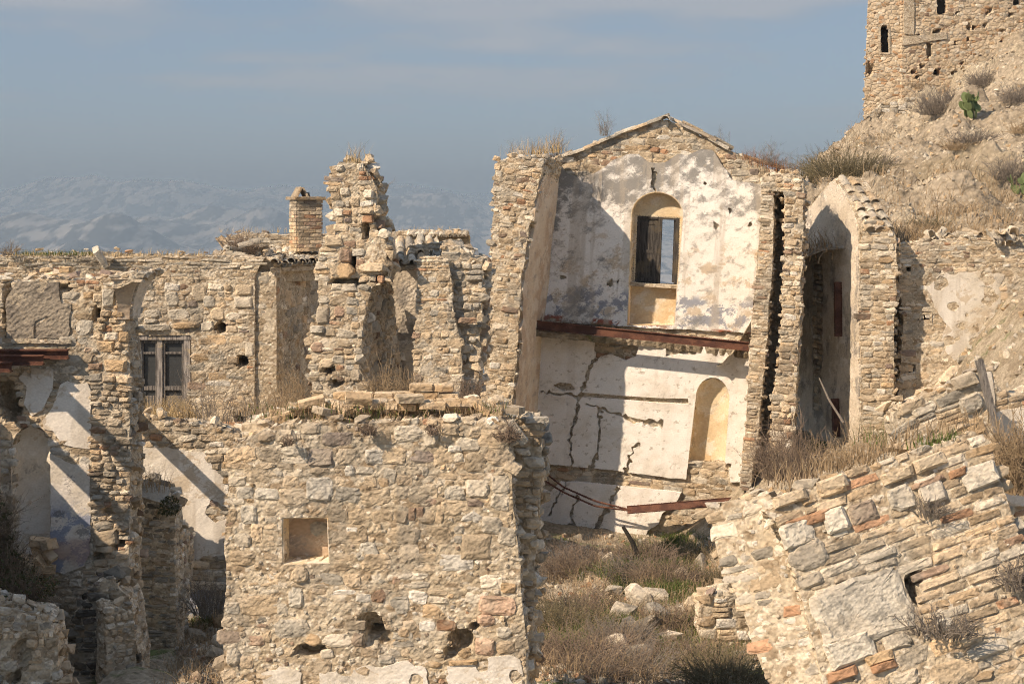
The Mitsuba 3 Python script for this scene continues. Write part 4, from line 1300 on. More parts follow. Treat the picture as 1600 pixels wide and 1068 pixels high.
# recess between, plastered, and the roof over it
cwr = cw + "__recess_wall"
DP = Plane(630, 500, 29.7, yaw=-6)
w = Wall(cwr, DP, [(596, 405), (662, 400), (662, 700), (596, 700)], .4, res=.06, seed=74, amp=.015, ragged_amp=0)
w.finish(10)
sheet(cwr, "plaster", DP, DP.poly([(598, 408), (656, 404), (655, 560), (646, 600), (646, 690), (610, 690), (600, 540)]), -.02, .02, "m_grim", .05, .1, 9)
tile_roof(cw + "__roof", P(600, 411, 28.2), P(684, 402, 28.0), P(678, 370, 29.6), P(602, 374, 29.7), 4, np.random.default_rng(45), r0=.075)
w = Wall(cw, Plane(640, 412, 28.5), [(604, 406), (684, 400), (676, 412), (655, 420), (604, 424)], .8, res=.05, seed=75, amp=.02, ragged_amp=.01)
w.finish(10)

# ------------------------------------------------------------------ the big rubble wall in front, with its square niche
fwk = thing("stone_wall", "large sunlit rubble wall with a square niche and broken holes, loose bricks along its top", "wall")
FP = Plane(590, 860, 15.0, yaw=3)
fpoly = [(356, 720), (357, 694), (400, 676), (450, 660), (560, 662), (700, 657), (786, 654), (800, 668), (796, 700), (800, 760), (806, 830), (812, 900), (818, 980), (824, 1068), (826, 1210), (346, 1210), (350, 1000), (352, 860)]
nich = [(440, 808), (512, 808), (515, 880), (441, 882)]
body = ragged(FP.poly(fpoly), .025, .12, 4).difference(FP.poly(nich))
w = Wall(fwk, FP, body, .45, res=.026, seed=81, lift=.0, amp=.009, ragged_amp=0, freq=5.0,
         dents=[(580, 978, .12, .13, .26), (600, 998, .10, .08, .2), (578, 1000, .06, .07, .15), (484, 1016, .15, .06, .26), (722, 998, .10, .11, .26), (704, 1020, .07, .06, .2), (742, 978, .04, .04, .16), (446, 686, .04, .065, .16), (575, 672, .04, .04, .12), (674, 672, .04, .04, .10)])
lime = [FP.poly([(414, 1050), (440, 1040), (470, 1048), (468, 1210), (410, 1210)]), FP.poly([(500, 1056), (520, 1046), (585, 1038), (640, 1034), (664, 1040), (668, 1070), (666, 1210), (496, 1210)]),
        FP.poly([(700, 1036), (745, 1034), (770, 1020), (790, 1022), (812, 1030), (818, 1060), (822, 1210), (700, 1210)])]
for g in lime:
    w.block(g.buffer(-.03))
w.block(FP.poly([(430, 800), (522, 800), (524, 892), (432, 892)]))
w.given([(481, 700, 521, 728, 6, 1.0, .03, .2), (504, 674, 550, 696, 6, 1.1, .03), (640, 702, 678, 722, 6, 1.2, .015, .4), (479, 744, 520, 781, 7, .95, .03, .2), (571, 701, 600, 724, 7, 1.05, .03), (526, 700, 562, 726, 0, 1.15, .02), (721, 833, 767, 874, 0, .82, .035, .12),
         (748, 930, 806, 960, 4, 1.9, .03, .2), (746, 958, 774, 978, 4, 1.7, .03), (612, 760, 640, 780, 0, 1.15, .02, .45), (620, 742, 644, 758, 1, 1.1, .02), (654, 754, 684, 776, 0, 1.1, .02, .4), (694, 758, 726, 782, 3, 1.15, .02, .4), (728, 749, 764, 776, 2, .95, .03, .25),
         (712, 682, 750, 704, 2, .95, .02, .3), (700, 694, 722, 706, 7, 1.0, .03), (688, 780, 732, 806, 0, 1.05, .015), (752, 806, 784, 832, 2, .85, .03), (766, 770, 796, 796, 2, .85, .025), (768, 742, 796, 770, 2, .8, .025), (398, 762, 440, 780, 3, 1.35, .02, .4),
         (376, 788, 400, 818, 3, 1.2, .02), (366, 832, 392, 854, 2, .8, .02, .3), (370, 760, 396, 778, 3, 1.2, .02), (556, 846, 590, 874, 3, 1.25, .012, .45), (620, 848, 656, 880, 0, 1.2, .012, .48), (455, 884, 482, 910, 0, .95, .05, .4), (450, 916, 474, 948, 3, 1.3, .02, .4),
         (782, 910, 806, 926, 1, 1.0, .03), (776, 978, 800, 996, 2, 1.0, .04), (774, 1000, 806, 1020, 1, 1.1, .04, .4), (742, 996, 772, 1022, 4, 1.9, .04), (430, 670, 462, 694, 0, 1.1, .03), (470, 660, 500, 678, 0, 1.1, .03), (404, 672, 430, 690, 1, 1.0, .04), (616, 664, 664, 690, 2, .9, .03),
         (690, 662, 716, 680, 0, 1.0, .04), (730, 668, 754, 684, 0, 1.0, .04), (386, 992, 414, 1008, 4, 1.3, .02), (622, 980, 640, 994, 1, 1.2, .03), (590, 1022, 616, 1036, 3, 1.1, .03), (548, 1038, 580, 1056, 1, 1.1, .02), (354, 1010, 376, 1038, 2, 1.0, .05, .4), (650, 792, 662, 808, 5, .8, .02, .1),
         (638, 792, 649, 812, 5, .8, .02, .1), (610, 930, 640, 958, 3, 1.0, .01, .4), (556, 926, 580, 940, 7, 1.0, .02), (540, 822, 560, 832, 7, 1.0, .02), (664, 1032, 690, 1042, 1, 1.0, .03), (700, 1030, 744, 1038, 1, 1.0, .05, .05)])
w.lay((.05, .075), (1.6, 3.2), .10, [(0, 30), (5, 12), (1, 16), (2, 14)], (.006, .02), region=FP.poly([(414, 790), (430, 790), (430, 890), (412, 890)]))
w.lay((.05, .08), (2, 4), .25, [(0, 30), (5, 6), (1, 14), (4, 6), (2, 14)], (.004, .02), region=FP.poly([(352, 714), (800, 738), (800, 752), (352, 730)]))
w.lay((.05, .08), (2, 4), .4, [(0, 30), (5, 10), (1, 14), (2, 14)], (.004, .02), region=FP.poly([(352, 910), (810, 906), (810, 926), (352, 930)]))
w.lay((.10, .20), (.9, 1.8), .22, proud=(.006, .030), big=5.0, bigsize=(.17, .30), region=FP.poly([(340, 640), (840, 640), (840, 850), (340, 850)]), chamfer=(.2, .5), split=.12)
w.lay((.09, .19), (.9, 1.9), .38, proud=(.003, .024), big=2.6, bigsize=(.16, .28), chamfer=(.2, .5), split=.15)
w.fill(1500, (.02, .06))
w.edge([(357, 700), (400, 678), (450, 662), (560, 664), (700, 659), (786, 656)], (.08, .18), .14, .45, flat=(1.4, .6, 1))
w.edge([(798, 690), (801, 760), (807, 830), (813, 900), (819, 980), (824, 1068)], (.10, .20), .13, .3, spread=.03)
w.edge([(354, 1000), (351, 1068), (348, 1110)], (.12, .22), .16, .3)
w.finish(300, 9)
for k_, g in enumerate(lime):
    sheet(fwk, "plaster", FP, g, -.02, .014, "m_plaster", .05, .07, 50 + k_, cut=unary_union([ragged(Point(FP.st(a_, b_)).buffer(c_), .035, .08, k_ + int(a_)) for a_, b_, c_ in ((540, 1040, .09), (652, 1064, .07), (752, 1034, .08), (808, 1056, .06))]), label="leftover white plaster at the wall's foot")
gq = FP.poly(nich)
mesh, uv = slab(FP, gq.buffer(.02).difference(gq.buffer(-.010)), -.30, -.012)
part(fwk, "niche", mesh, "m_ochre", uv, label="ochre plastered sides of the square niche")
mesh, uv = slab(FP, gq.buffer(.03), -.38, -.29)
part(fwk, "niche_back", mesh, "m_pink", uv)
v, f = rock_mesh(FP.at(492, 836, -.29), .2, np.random.default_rng(3), 16, (1.1, .3, .9))
part(fwk, "stone", (v, f), "m_stone", np.tile((3.0, 1.1), (len(v), 1)))
# behind its right end the inner skin stands a little further out
w = Wall(fwk, FP.moved(-.42), [(780, 652), (842, 656), (846, 700), (848, 760), (843, 820), (836, 880), (834, 960), (836, 1210), (780, 1210)], .5, res=.04, seed=82, amp=.04, ragged_amp=.04)
w.lay((.06, .14), (1.3, 2.4), .06, proud=(.02, .10), rough=.15, rot=.08)
w.edge([(843, 660), (846, 700), (848, 760), (842, 820), (836, 900), (834, 980), (835, 1068)], (.10, .2), .11, .5)
w.edge([(806, 690), (812, 800), (818, 900), (826, 1040)], (.08, .18), .12, .25)
w.finish(200, 8)
w = Wall(fwk, FP.moved(-.45), [(380, 664), (460, 650), (560, 642), (700, 636), (790, 640), (800, 660), (800, 700), (380, 720)], .7, res=.06, seed=83, amp=.03, ragged_amp=.03)
w.edge([(390, 668), (460, 655), (560, 646), (700, 640), (790, 644)], (.10, .2), .15, .7, flat=(1.4, .6, 1))
w.finish(120)

# courses of brick still in place on its far edge, loose bricks lying about
rng = np.random.default_rng(91)
BL = (.25, .125, .064)


def brick(px, py, D, size=BL, yaw=0., pitch=0., roll=0., col=None, label="tan brick lying loose among others along the top of the large rubble wall", group="bricks lying loose along the top of the large rubble wall", name="loose_brick", cat_="brick"):
    k = thing(name, label, cat_, group)
    ax = trimesh.transformations.euler_matrix(pitch, roll, yaw)[:3, :3].T
    v, f = box_mesh(P(px, py, D), size, ax, rng, .006, .05)
    c = col or (rng.choice([0.0, 1.0, 0.6, 1.1, .3]) + rng.uniform(-.1, .1), rng.uniform(.85, 1.2))
    obj(k, (v, f), "m_stone", np.tile(c, (len(v), 1)))
    return k


rowk = fwk + "__brick_course"
for y, x0, x1, D in ((617, 520, 700, 15.62), (629, 540, 700, 15.5), (604, 640, 702, 15.62)):
    x = x0
    while x < x1:
        L_ = rng.uniform(.185, .26)
        v, f = box_mesh(P(x + L_ / D * FPX / 2, y, D) + rng.normal(0, .008, 3), (L_ - .010, .125, .065), trimesh.transformations.rotation_matrix(rng.normal(0, .03), [0, 0, 1])[:3, :3], rng, .007)
        part(fwk, "brick", (v, f), "m_stone", np.tile((rng.choice([.2, 1.0, .7]), rng.uniform(.9, 1.15)), (len(v), 1)))
        x += L_ / D * FPX
BR = [(487, 627, .15, .1, -.25), (455, 646, .35, -.1, -.22), (487, 649, -.1, .15, .0), (530, 636, -.6, .15, .3), (534, 655, -.35, -.25, .25), (572, 640, .5, .1, -.65), (582, 648, .4, .2, -.4), (545, 643, -.2, 0, .1), (612, 645, .2, .1, -.5), (630, 634, -.1, 0, .05), (620, 634, 1.2, 0, .1),
      (655, 641, .3, .2, -.1), (676, 633, .0, .0, .0), (750, 634, -.3, .0, .55), (806, 640, 1.35, .1, .05), (776, 641, 1.5, .05, -.05), (716, 632, .1, .6, .0), (430, 655, .2, .0, -.15), (600, 655, .1, .0, .05), (690, 646, -.3, 0, .1), (507, 642, 1.1, .2, .2), (590, 630, .8, .2, .0), (640, 622, .3, .1, .0), (470, 638, .9, .3, .2), (560, 622, .2, .4, .1)]
WHERE = ["tilted tan brick upper left in the pile", "tan brick sloping up at the pile's left end", "pale tan brick lying flat low at the pile's left", "thick tan brick across the heap's left part", "large brown brick tipped over the edge",
         "steeply tipped tan brick just right of the big brown one", "tan brick under the steeply tipped one", "tan brick wedged behind the big brown one", "half buried sloping tan brick near the middle", "tan brick lying flat before the laid courses", "tan brick end on before the laid courses",
         "thin tan brick tipped left, right of the middle", "flat tan brick right of the middle", "tan brick slanting right of the square one", "right one of two square brick ends", "left one of two square brick ends", "tan brick leaning left of the square one",
         "small tan brick at the very left end of the pile", "tan brick lying low at the middle of the edge", "tan brick low before the square brick", "upright tan brick in the left half of the pile", "tan brick turned crosswise near the middle, rear", "tan brick lying on the laid courses", "crooked tan brick at rear upper left", "tan brick tipped against the laid courses"]
for (px, py, yw, pt, rl), lb in zip(BR, WHERE):
    brick(px, py, 15.28 + rng.uniform(-.12, .2), yaw=yw, pitch=pt, roll=rl, label=lb + " on the large rubble wall")
brick(732, 634, 15.33, (.25, .042, .133), yaw=.05, pitch=-.5, label="flat square tan brick leaning on the top of the large rubble wall", group=None)
brick(838, 655, 15.25, (.22, .083, .042), yaw=.2, col=(3.1, 1.2), label="grey flat stone sticking out at the right end of the large rubble wall's top", group=None, name="loose_stone", cat_="stone")
brick(808, 675, 15.02, (.083, .083, .25), roll=-.6, col=(3.1, 1.1), label="grey slanting stone at the top right corner of the large rubble wall", group=None, name="loose_stone", cat_="stone")

# ------------------------------------------------------------------ the plastered wall behind, between pier and large wall
mk = thing("plastered_wall", "low wall with peeling white plaster between the tall pier and the large rubble wall", "wall")
MP = Plane(290, 780, 24.0)
w = Wall(mk, MP, [(150, 640), (215, 652), (260, 660), (330, 664), (400, 690), (400, 1130), (150, 1130)], .5, res=.045, seed=101, amp=.02, ragged_amp=.03)
mpl = MP.poly([(190, 684), (240, 694), (285, 702), (318, 706), (345, 742), (356, 752), (356, 790), (345, 790), (332, 776), (320, 800), (336, 815), (356, 808), (352, 866), (330, 868), (318, 866), (310, 876), (307, 872), (300, 905), (190, 905)])
sh = MP.poly([(190, 917), (400, 917), (400, 1000), (190, 1000)])
w.block(mpl.buffer(-.05)).block(sh)
w.lay((.08, .15), (1.4, 2.6), .06, proud=(.02, .06))
w.edge([(200, 650), (260, 661), (330, 666), (390, 690)], (.10, .22), .15, .5)
w.fill(120)
w.finish(200)
sheet(mk, "plaster", MP, mpl, -.02, .03, "m_plaster", .03, .06, 61)
sheet(mk, "plaster", MP, sh, -.02, .02, "m_blue", .02, .06, 62)
mesh, uv = slab(MP, MP.poly([(280, 906), (400, 908), (400, 916), (280, 915)]), -.05, .22)
part(mk, "ledge", mesh, "m_mortar", uv)
for y, nm in ((648, "upper"), (742, "lower")):
    k = thing("steel_beam", f"{nm} rusted joist end jutting from the plastered wall, hidden behind the pier", "beam")
    if nm == "lower":
        continue
    obj(k, i_beam(MP.at(206, 646, -.2), MP.at(206, 646, 1.12), .2, .11), "m_rust")
labels = {k: v for k, v in labels.items() if not v.get("label", "").startswith("lower rusted joist end")}

# ------------------------------------------------------------------ the tall ruined wall at the left edge with its ragged pier
ak = thing("room_wall", "tall ruined room wall at the left edge, ragged pier on its right, plastered niche low down", "wall")
AP = Plane(110, 700, 20.5, yaw=2)
apoly = [(-90, 446), (10, 444), (60, 436), (130, 440), (158, 432), (178, 430), (186, 440), (188, 470), (193, 492), (197, 530), (202, 566), (202, 640), (204, 760), (202, 900), (200, 1140), (-90, 1140)]
anic_px = arch(20, 79, 664, 700, 872)
anic = AP.poly(anic_px)
body = ragged(AP.poly(apoly), .03, .12, 6).difference(anic)
w = Wall(ak, AP, body, .6, res=.040, seed=111, amp=.02, ragged_amp=0, freq=5.0, dents=[(150, 490, .04, .10, .2), (100, 450, .10, .05, .2), (12, 480, .05, .4, .2), (10, 620, .16, .22, .4), (20, 640, .12, .16, .3), (168, 800, .10, .06, .2), (185, 850, .08, .05, .2), (155, 870, .06, .07, .2)])
panels = [AP.poly([(12, 466), (28, 438), (92, 442), (94, 462), (98, 486), (80, 492), (54, 502), (54, 528), (10, 528)]), AP.poly([(58, 506), (76, 500), (80, 472), (112, 474), (108, 528), (58, 528)])]
pls = [AP.poly([(40, 578), (48, 590), (50, 574), (84, 576), (84, 606), (66, 640), (50, 650), (38, 630), (44, 605), (30, 590)]), AP.poly([(95, 600), (104, 594), (118, 598), (138, 598), (142, 612), (142, 700), (116, 698), (96, 692), (84, 672), (68, 668), (66, 656), (84, 636)]),
       AP.poly([(80, 708), (112, 724), (140, 724), (142, 800), (141, 860), (132, 884), (100, 894), (80, 892)])]
for g in panels:
    w.block(g)
for g in pls:
    w.block(g.buffer(-.03))
w.given([(152, 532, 180, 550, 1, 1.15, .06, .06), (164, 562, 198, 580, 1, 1.2, .08, .06), (138, 567, 160, 577, 5, 1.0, .05, .08), (164, 518, 186, 532, 2, 1.05, .05), (186, 518, 200, 534, 1, 1.0, .05, .08), (160, 508, 176, 518, 5, .9, .04), (130, 456, 146, 466, 1, .9, .05, .1), (146, 458, 162, 472, 0, 1.15, .05),
         (160, 449, 180, 480, 3, 1.1, .06, .2), (118, 498, 146, 524, 3, 1.25, .03, .4), (62, 418, 82, 426, 1, 1.2, .05), (92, 416, 112, 426, 1, 1.15, .05), (148, 826, 184, 852, 0, .85, .09, .1), (172, 880, 198, 894, 1, .9, .07, .1), (150, 850, 176, 862, 0, .9, .08), (176, 786, 200, 800, 0, .8, .08), (148, 894, 172, 908, 1, 1.0, .08)])
w.lay((.05, .07), (2, 3.4), .05, [(5, 20), (4, 10), (0, 20), (1, 20)], (.01, .04), region=AP.poly([(84, 428), (160, 428), (160, 452), (84, 452)]), brick=True)
w.lay((.06, .13), (1.3, 2.4), .06, proud=(.03, .11), rough=.14, rot=.08, region=AP.poly([(142, 430), (222, 430), (222, 1140), (142, 1140)]), mixw=[(0, 34), (1, 24), (2, 16), (3, 8), (5, 5), (4, 4)])
w.lay((.07, .15), (1.2, 2.3), .14, proud=(.01, .05), big=.8, bigsize=(.18, .28))
w.fill(500, (.03, .07))
w.edge([(188, 470), (194, 500), (202, 570), (202, 640), (204, 760), (202, 900), (200, 1080)], (.10, .2), .12, .6)
w.edge([(-40, 446), (60, 438), (130, 441), (160, 432), (180, 431)], (.10, .2), .14, .6, flat=(1.4, .6, 1))
w.finish(300)
for g in panels:
    sheet(ak, "old_render", AP, g, -.03, .03, "m_dark_render", .02, .06, 71)
fr_ = AP.poly([(6, 528), (112, 530), (112, 536), (6, 535)])
mesh, uv = slab(AP, ragged(fr_, .01, .05, 3), -.02, .05)
part(ak, "ledge", mesh, "m_mortar", uv)
for k_, g in enumerate(pls):
    g = ragged(g, .015, .05, 72 + k_)
    sb, st_ = AP.st(80, 880)
    mesh, uv = slab(AP, g, -.02, .03)
    uv[:, 1] -= st_
    part(ak, "plaster", mesh, "m_blue" if k_ == 2 else "m_plaster", uv)
niche_shell(AP, anic_px, .30, "m_plaster", ak, "niche", "arched plaster niche with bricks piled in it")
mesh, uv = slab(AP, AP.poly([(10, 655), (95, 655), (95, 885), (10, 885)]), -.55, -.36)
part(ak, "niche_backing", mesh, "m_mortar", uv)
# springing of a broken vault at the pier's head
cv, n_ = [], 9
for i in range(n_):
    a = i / (n_ - 1)
    e = a ** 2.2
    cv.append([AP.at(184 + 4 * a, 498 - 66 * a, .02 + .45 * e), AP.at(203 + 26 * e, 498 - 64 * a, .0 + .36 * e), AP.at(206 + 24 * e, 498 - 64 * a, -.30)])
cv = np.array(cv)
(v, f), uv = strip(cv[:, 0], cv[:, 1], AP.n * .03, 6, .1, 3)
part(ak, "vault_springing", (v, f), "m_pink", uv, label="curved springing of a broken vault, plaster still on it")
(v, f), uv = strip(cv[:, 1], cv[:, 2], AP.u * .03, 4, .1, 4)
part(ak, "vault_springing", (v, f), "m_grim", uv)
w = Wall(ak, AP.moved(.42), [(160, 438), (176, 430), (200, 425), (229, 428), (226, 436), (206, 442), (186, 450), (162, 448)], .9, res=.045, seed=113, amp=.03, ragged_amp=.02)
w.lay((.04, .06), (2, 4), .05, [(3, 20), (0, 20), (1, 10)], (.02, .05))
w.edge([(160, 436), (178, 430), (200, 426), (228, 429)], (.08, .16), .12, .8, flat=(1.6, .5, 1))
w.finish(60)
# bricks piled in the niche, joists
for (px, py, yw, pt, rl), lb in zip(((62, 846, .3, .2, .15), (52, 878, 1.4, .1, .1), (66, 880, .5, .8, .9), (74, 864, -.3, .5, .7), (56, 861, .3, .0, 1.3), (46, 873, .9, .3, .2), (71, 888, .2, .0, .1), (77, 850, 1.3, 1.2, .1)),
                                    ("topmost brick of the heap", "brick end upright, lower left,", "brick tipped on edge in the heap's middle", "brick leaning right, upper half of heap,", "brick standing on end under the topmost one", "leftmost brick of the heap", "lowest brick of the heap, right", "brick standing against the niche's right edge")):
    brick(px, py, 20.25 + rng.uniform(-.08, .05), (.25, .13, .09), yw, pt, rl, label=lb + " in the arched niche at the left", group="bricks heaped in the arched niche at the left")
for (y0, x1, D, nm) in ((553, 107, 20.36, "topmost and longest"), (562, 68, 20.22, "middle"), (573, 18, 20.08, "lowest and shortest")):
    k = thing("steel_beam", f"{nm} of the three red rusted joists jutting in from the left edge", "beam")
    e = P(x1, y0, D)
    obj(k, i_beam(e + np.array([-2.6, 0, 0]), e, .125, .12), "m_rust")
for z_, nm in ((-1.47, "upper"), (-2.28, "lower")):
    k = thing("steel_beam", f"{nm} rusted joist reaching out from the ruined room wall just beyond the left edge", "beam")
    obj(k, i_beam((-6.95, 20.9, z_), (-6.95, 18.3, z_), .16, .12), "m_rust")
# the side wall that carries the joists, left of the frame, and its broken head
sk = thing("room_wall", "side wall of the ruined room just outside the left edge, carrying the red joists", "wall")
KP = Plane(-40, 640, 20.4, yaw=-84)
s_of = lambda D: -(20.4 - D)
g = Polygon([(-7.2, -6), (-7.2, .3), (-5.6, .9), (-4.2, 1.0), (-3.2, .5), (-2.2, .3), (-1.2, .0), (0.1, .1), (0.1, -6)])
w = Wall(sk, KP, g, .5, res=.08, seed=117, amp=.03, ragged_amp=.05)
w.lay((.10, .2), (1.2, 2.4), .1)
w.finish(100)

# ------------------------------------------------------------------ low walls in the shade at the lower left
zk = thing("wall_stub", "square stub of wall in shade right of the ragged pier, tile and weeds on top", "ruined wall")
ZP = Plane(250, 900, 22.6)
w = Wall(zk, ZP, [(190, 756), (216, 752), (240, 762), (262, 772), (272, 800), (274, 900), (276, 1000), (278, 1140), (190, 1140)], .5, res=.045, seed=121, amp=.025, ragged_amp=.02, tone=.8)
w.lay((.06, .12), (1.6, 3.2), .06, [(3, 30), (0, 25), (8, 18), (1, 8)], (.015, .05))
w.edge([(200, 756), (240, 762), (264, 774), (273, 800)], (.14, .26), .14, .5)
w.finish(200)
e0, e1 = P(272, 900, 22.6), P(302, 900, 24.0)
RU = e1 - e0
ZS = Plane(272, 900, 22.6, yaw=math.degrees(math.atan2(-RU[1], RU[0])))
w = Wall(zk, ZS, [(272, 812), (284, 826), (302, 826), (300, 870), (292, 960), (292, 1140), (272, 1140)], .3, res=.045, seed=122, amp=.04, ragged_amp=.03)
w.lay((.06, .13), (1.2, 2.4), .06, proud=(.02, .07), rough=.14)
w.edge([(272, 800), (285, 824), (302, 826)], (.14, .26), .12, .3)
w.finish(120)
rng = np.random.default_rng(47)
v, f = box_mesh(P(240, 768, 22.4), (.42, .02, .30), trimesh.transformations.euler_matrix(-.9, .35, .2)[:3, :3].T, rng, .004)
part(zk, "flat_tile", (v, f), "m_stone", np.tile((3.0, 1.0), (len(v), 1)), label="mossy flat tile")
v, f = box_mesh(P(262, 786, 22.4), (.34, .03, .08), trimesh.transformations.euler_matrix(-.4, .5, .2)[:3, :3].T, rng, .004)
part(zk, "flat_tile", (v, f), "m_stone", np.tile((8.0, 1.0), (len(v), 1)))

lk = thing("garden_wall", "low rough rubble wall in shade at the bottom left corner, bushes on top", "wall")
GP_ = Plane(60, 1000, 17.2, yaw=-4)
w = Wall(lk, GP_, [(-80, 936), (0, 942), (40, 956), (70, 960), (86, 980), (92, 1010), (96, 1140), (-80, 1140)], .5, res=.035, seed=131, amp=.03, ragged_amp=.03, dents=[(36, 1020, .10, .16, .2), (22, 1060, .06, .1, .2)])
w.lay((.07, .14), (.6, 1.6), .08, [(0, 40), (3, 16), (2, 20), (1, 10)], (.02, .06), rough=.14, rot=.1)
w.edge([(-40, 940), (0, 944), (40, 957), (70, 962), (88, 985), (92, 1020), (96, 1080)], (.10, .2), .12, .5)
w.finish(200)
# dark steps of broken masonry at the pier's foot
nk = thing("rubble_heap", "blackened broken masonry steps at the foot of the ragged pier", "rubble")
NP = Plane(160, 980, 19.6)
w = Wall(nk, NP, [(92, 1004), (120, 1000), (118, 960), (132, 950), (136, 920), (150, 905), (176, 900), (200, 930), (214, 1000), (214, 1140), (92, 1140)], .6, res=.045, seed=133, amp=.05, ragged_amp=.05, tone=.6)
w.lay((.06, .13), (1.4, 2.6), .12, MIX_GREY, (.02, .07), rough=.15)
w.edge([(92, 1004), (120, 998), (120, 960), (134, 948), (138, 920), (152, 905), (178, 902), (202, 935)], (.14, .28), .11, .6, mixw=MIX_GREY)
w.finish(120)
w = Wall(nk, Plane(180, 1000, 19.2, yaw=-30), [(164, 950), (176, 944), (206, 958), (212, 1000), (222, 1140), (166, 1140)], .4, res=.04, seed=134, amp=.03, ragged_amp=.03)
w.lay((.06, .12), (.7, 1.6), .06, [(0, 30), (2, 20), (1, 12), (3, 12)], (.02, .06), rough=.14, rot=.15)
w.edge([(166, 948), (178, 944), (206, 960)], (.1, .2), .1, .4)
w.finish(80)

# ------------------------------------------------------------------ the toppled slab of wall at the lower right
tk = thing("fallen_wall", "big toppled slab of brick and stone wall lying tilted in the lower right corner", "ruined wall")
TP_ = Plane(1320, 900, 13.0, yaw=-5, roll=-18.0, lean=-16)
tpoly = [(1196, 800), (1240, 772), (1330, 738), (1450, 700), (1520, 672), (1546, 688), (1560, 740), (1590, 830), (1680, 1040), (1700, 1160), (1300, 1160), (1286, 1060), (1262, 970), (1240, 880), (1222, 830)]
w = Wall(tk, TP_, tpoly, .5, res=.026, seed=141, lift=.0, amp=.008, ragged_amp=.02, freq=6.0, dents=[(1430, 925, .05, .12, .2), (1432, 900, .04, .05, .15)])


def given_st(w, rows):
    """pieces by their centre (pixels), width and height in metres along the tilted courses"""
    for px, py, ww, hh, c, b, *r in rows:
        s, t = w.pl.st(px, py)
        w.put(s, t, ww, hh, (c, b), r[0] if r else .04, r[1] if len(r) > 1 else None, w.rng.normal(0, .02), "stone" if c != 5 else "brick")


given_st(w, [(1346, 952, .78, .50, 3.0, 1.45, .045, .16), (1328, 1014, .40, .22, 3.0, 1.6, .06, .1), (1305, 812, .20, .20, 3.0, 1.55, .05, .12), (1530, 743, .30, .19, 3.0, 1.4, .05, .12), (1454, 764, .22, .23, 3.1, 1.4, .05, .2), (1246, 833, .27, .21, 3.0, 1.5, .05, .2), (1408, 778, .22, .20, 2.9, 1.2, .04, .25),
             (1348, 800, .23, .17, 3.6, 1.0, .04, .25), (1262, 866, .32, .22, 8.0, 1.6, .03, .35), (1266, 906, .2, .10, 8.0, 1.4, .03), (1316, 1052, .26, .085, 5, 1.0, .05, .1), (1380, 1040, .22, .08, 5, .9, .05), (1374, 1026, .24, .085, 1, 1.1, .05, .1), (1264, 812, .36, .09, 5, .9, .04, .1),
             (1402, 742, .28, .10, 0, 1.15, .06, .1), (1452, 722, .28, .11, 0, 1.2, .06, .1), (1234, 778, .28, .10, 0, 1.1, .06, .1), (1300, 756, .26, .11, 0, 1.2, .06, .1), (1496, 738, .16, .07, 5, .9, .05), (1450, 752, .30, .05, 4, 1.3, .05), (1300, 764, .24, .09, 1, 1.1, .05)])
w.lay((.078, .092), (2.4, 4.2), .07, [(0, 42), (1, 34), (2, 16), (5, 7), (4, 5)], (.012, .034), region=TP_.poly([(1190, 690), (1700, 640), (1700, 1000), (1440, 960), (1190, 930)]), brick=True, wob=.022, joint=.013, chamfer=(.10, .4), rough=.08)
w.lay((.08, .16), (1.4, 2.8), .18, [(3, 20), (0, 34), (2, 20), (5, 6), (1, 10)], (.01, .05), big=1.2, bigsize=(.2, .3))
w.fill(500, (.02, .06))
w.edge([(1196, 798), (1240, 771), (1330, 737), (1450, 699), (1520, 671)], (.10, .22), .13, .5, flat=(1.7, .55, 1), mixw=MIX_BRICK)
w.edge([(1546, 690), (1560, 740), (1590, 830), (1640, 950)], (.10, .2), .12, .5)
w.finish(300, 9)
# its left end: broken core, facing the sun
e0, e1 = TP_.at(1246, 900), P(1130, 900, 13.35)
lside = Plane(1130, 900, 13.5, yaw=26, roll=-17, lean=-16)
w = Wall(tk, lside, [(1106, 806), (1140, 784), (1200, 772), (1226, 800), (1240, 868), (1262, 960), (1292, 1070), (1310, 1160), (1230, 1160), (1200, 1060), (1176, 1000), (1148, 920), (1124, 870)], .6, res=.028, seed=143, amp=.018, ragged_amp=.03)
w.lay((.08, .16), (1.1, 2.4), .32, [(2, 34), (7, 8), (0, 24), (5, 4), (3, 16)], (.006, .04), rough=.14, rot=.08, big=2.0, bigsize=(.16, .24))
w.fill(300, (.03, .06), [(7, 20), (2, 20), (0, 20)])
w.edge([(1108, 806), (1126, 872), (1150, 922), (1178, 1002), (1200, 1060), (1216, 1110)], (.08, .17), .12, .3, mixw=[(0, 30), (5, 12), (2, 20)])
w.edge([(1106, 804), (1140, 783), (1200, 770)], (.10, .2), .12, .5, flat=(1.7, .6, 1))
w.finish(200, 8)

# second toppled piece behind it
uk = thing("fallen_wall", "smaller toppled chunk of coursed stone wall behind the big slab, beside the leaning timber", "ruined wall")
UP = Plane(1470, 650, 19.5, yaw=-4, roll=-22, lean=-8)
w = Wall(uk, UP, [(1396, 642), (1440, 620), (1490, 598), (1530, 580), (1540, 610), (1552, 660), (1562, 720), (1560, 800), (1400, 800), (1404, 690)], .5, res=.04, seed=151, amp=.02, ragged_amp=.03)
given_st(w, [(1508, 594, .30, .17, 0, 1.05, .08, .2), (1516, 630, .30, .22, 3, 1.1, .09, .25), (1424, 634, .34, .14, 0, 1.0, .06, .15), (1440, 674, .42, .13, 0, 1.1, .06, .2), (1430, 690, .4, .12, 3, 1.2, .06), (1520, 668, .3, .2, 1, .9, .04), (1526, 690, .28, .12, 0, 1.1, .05)])
w.lay((.10, .17), (1.8, 3.4), .10, [(0, 40), (2, 16), (1, 16), (3, 14)], (.015, .06))
w.fill(150)
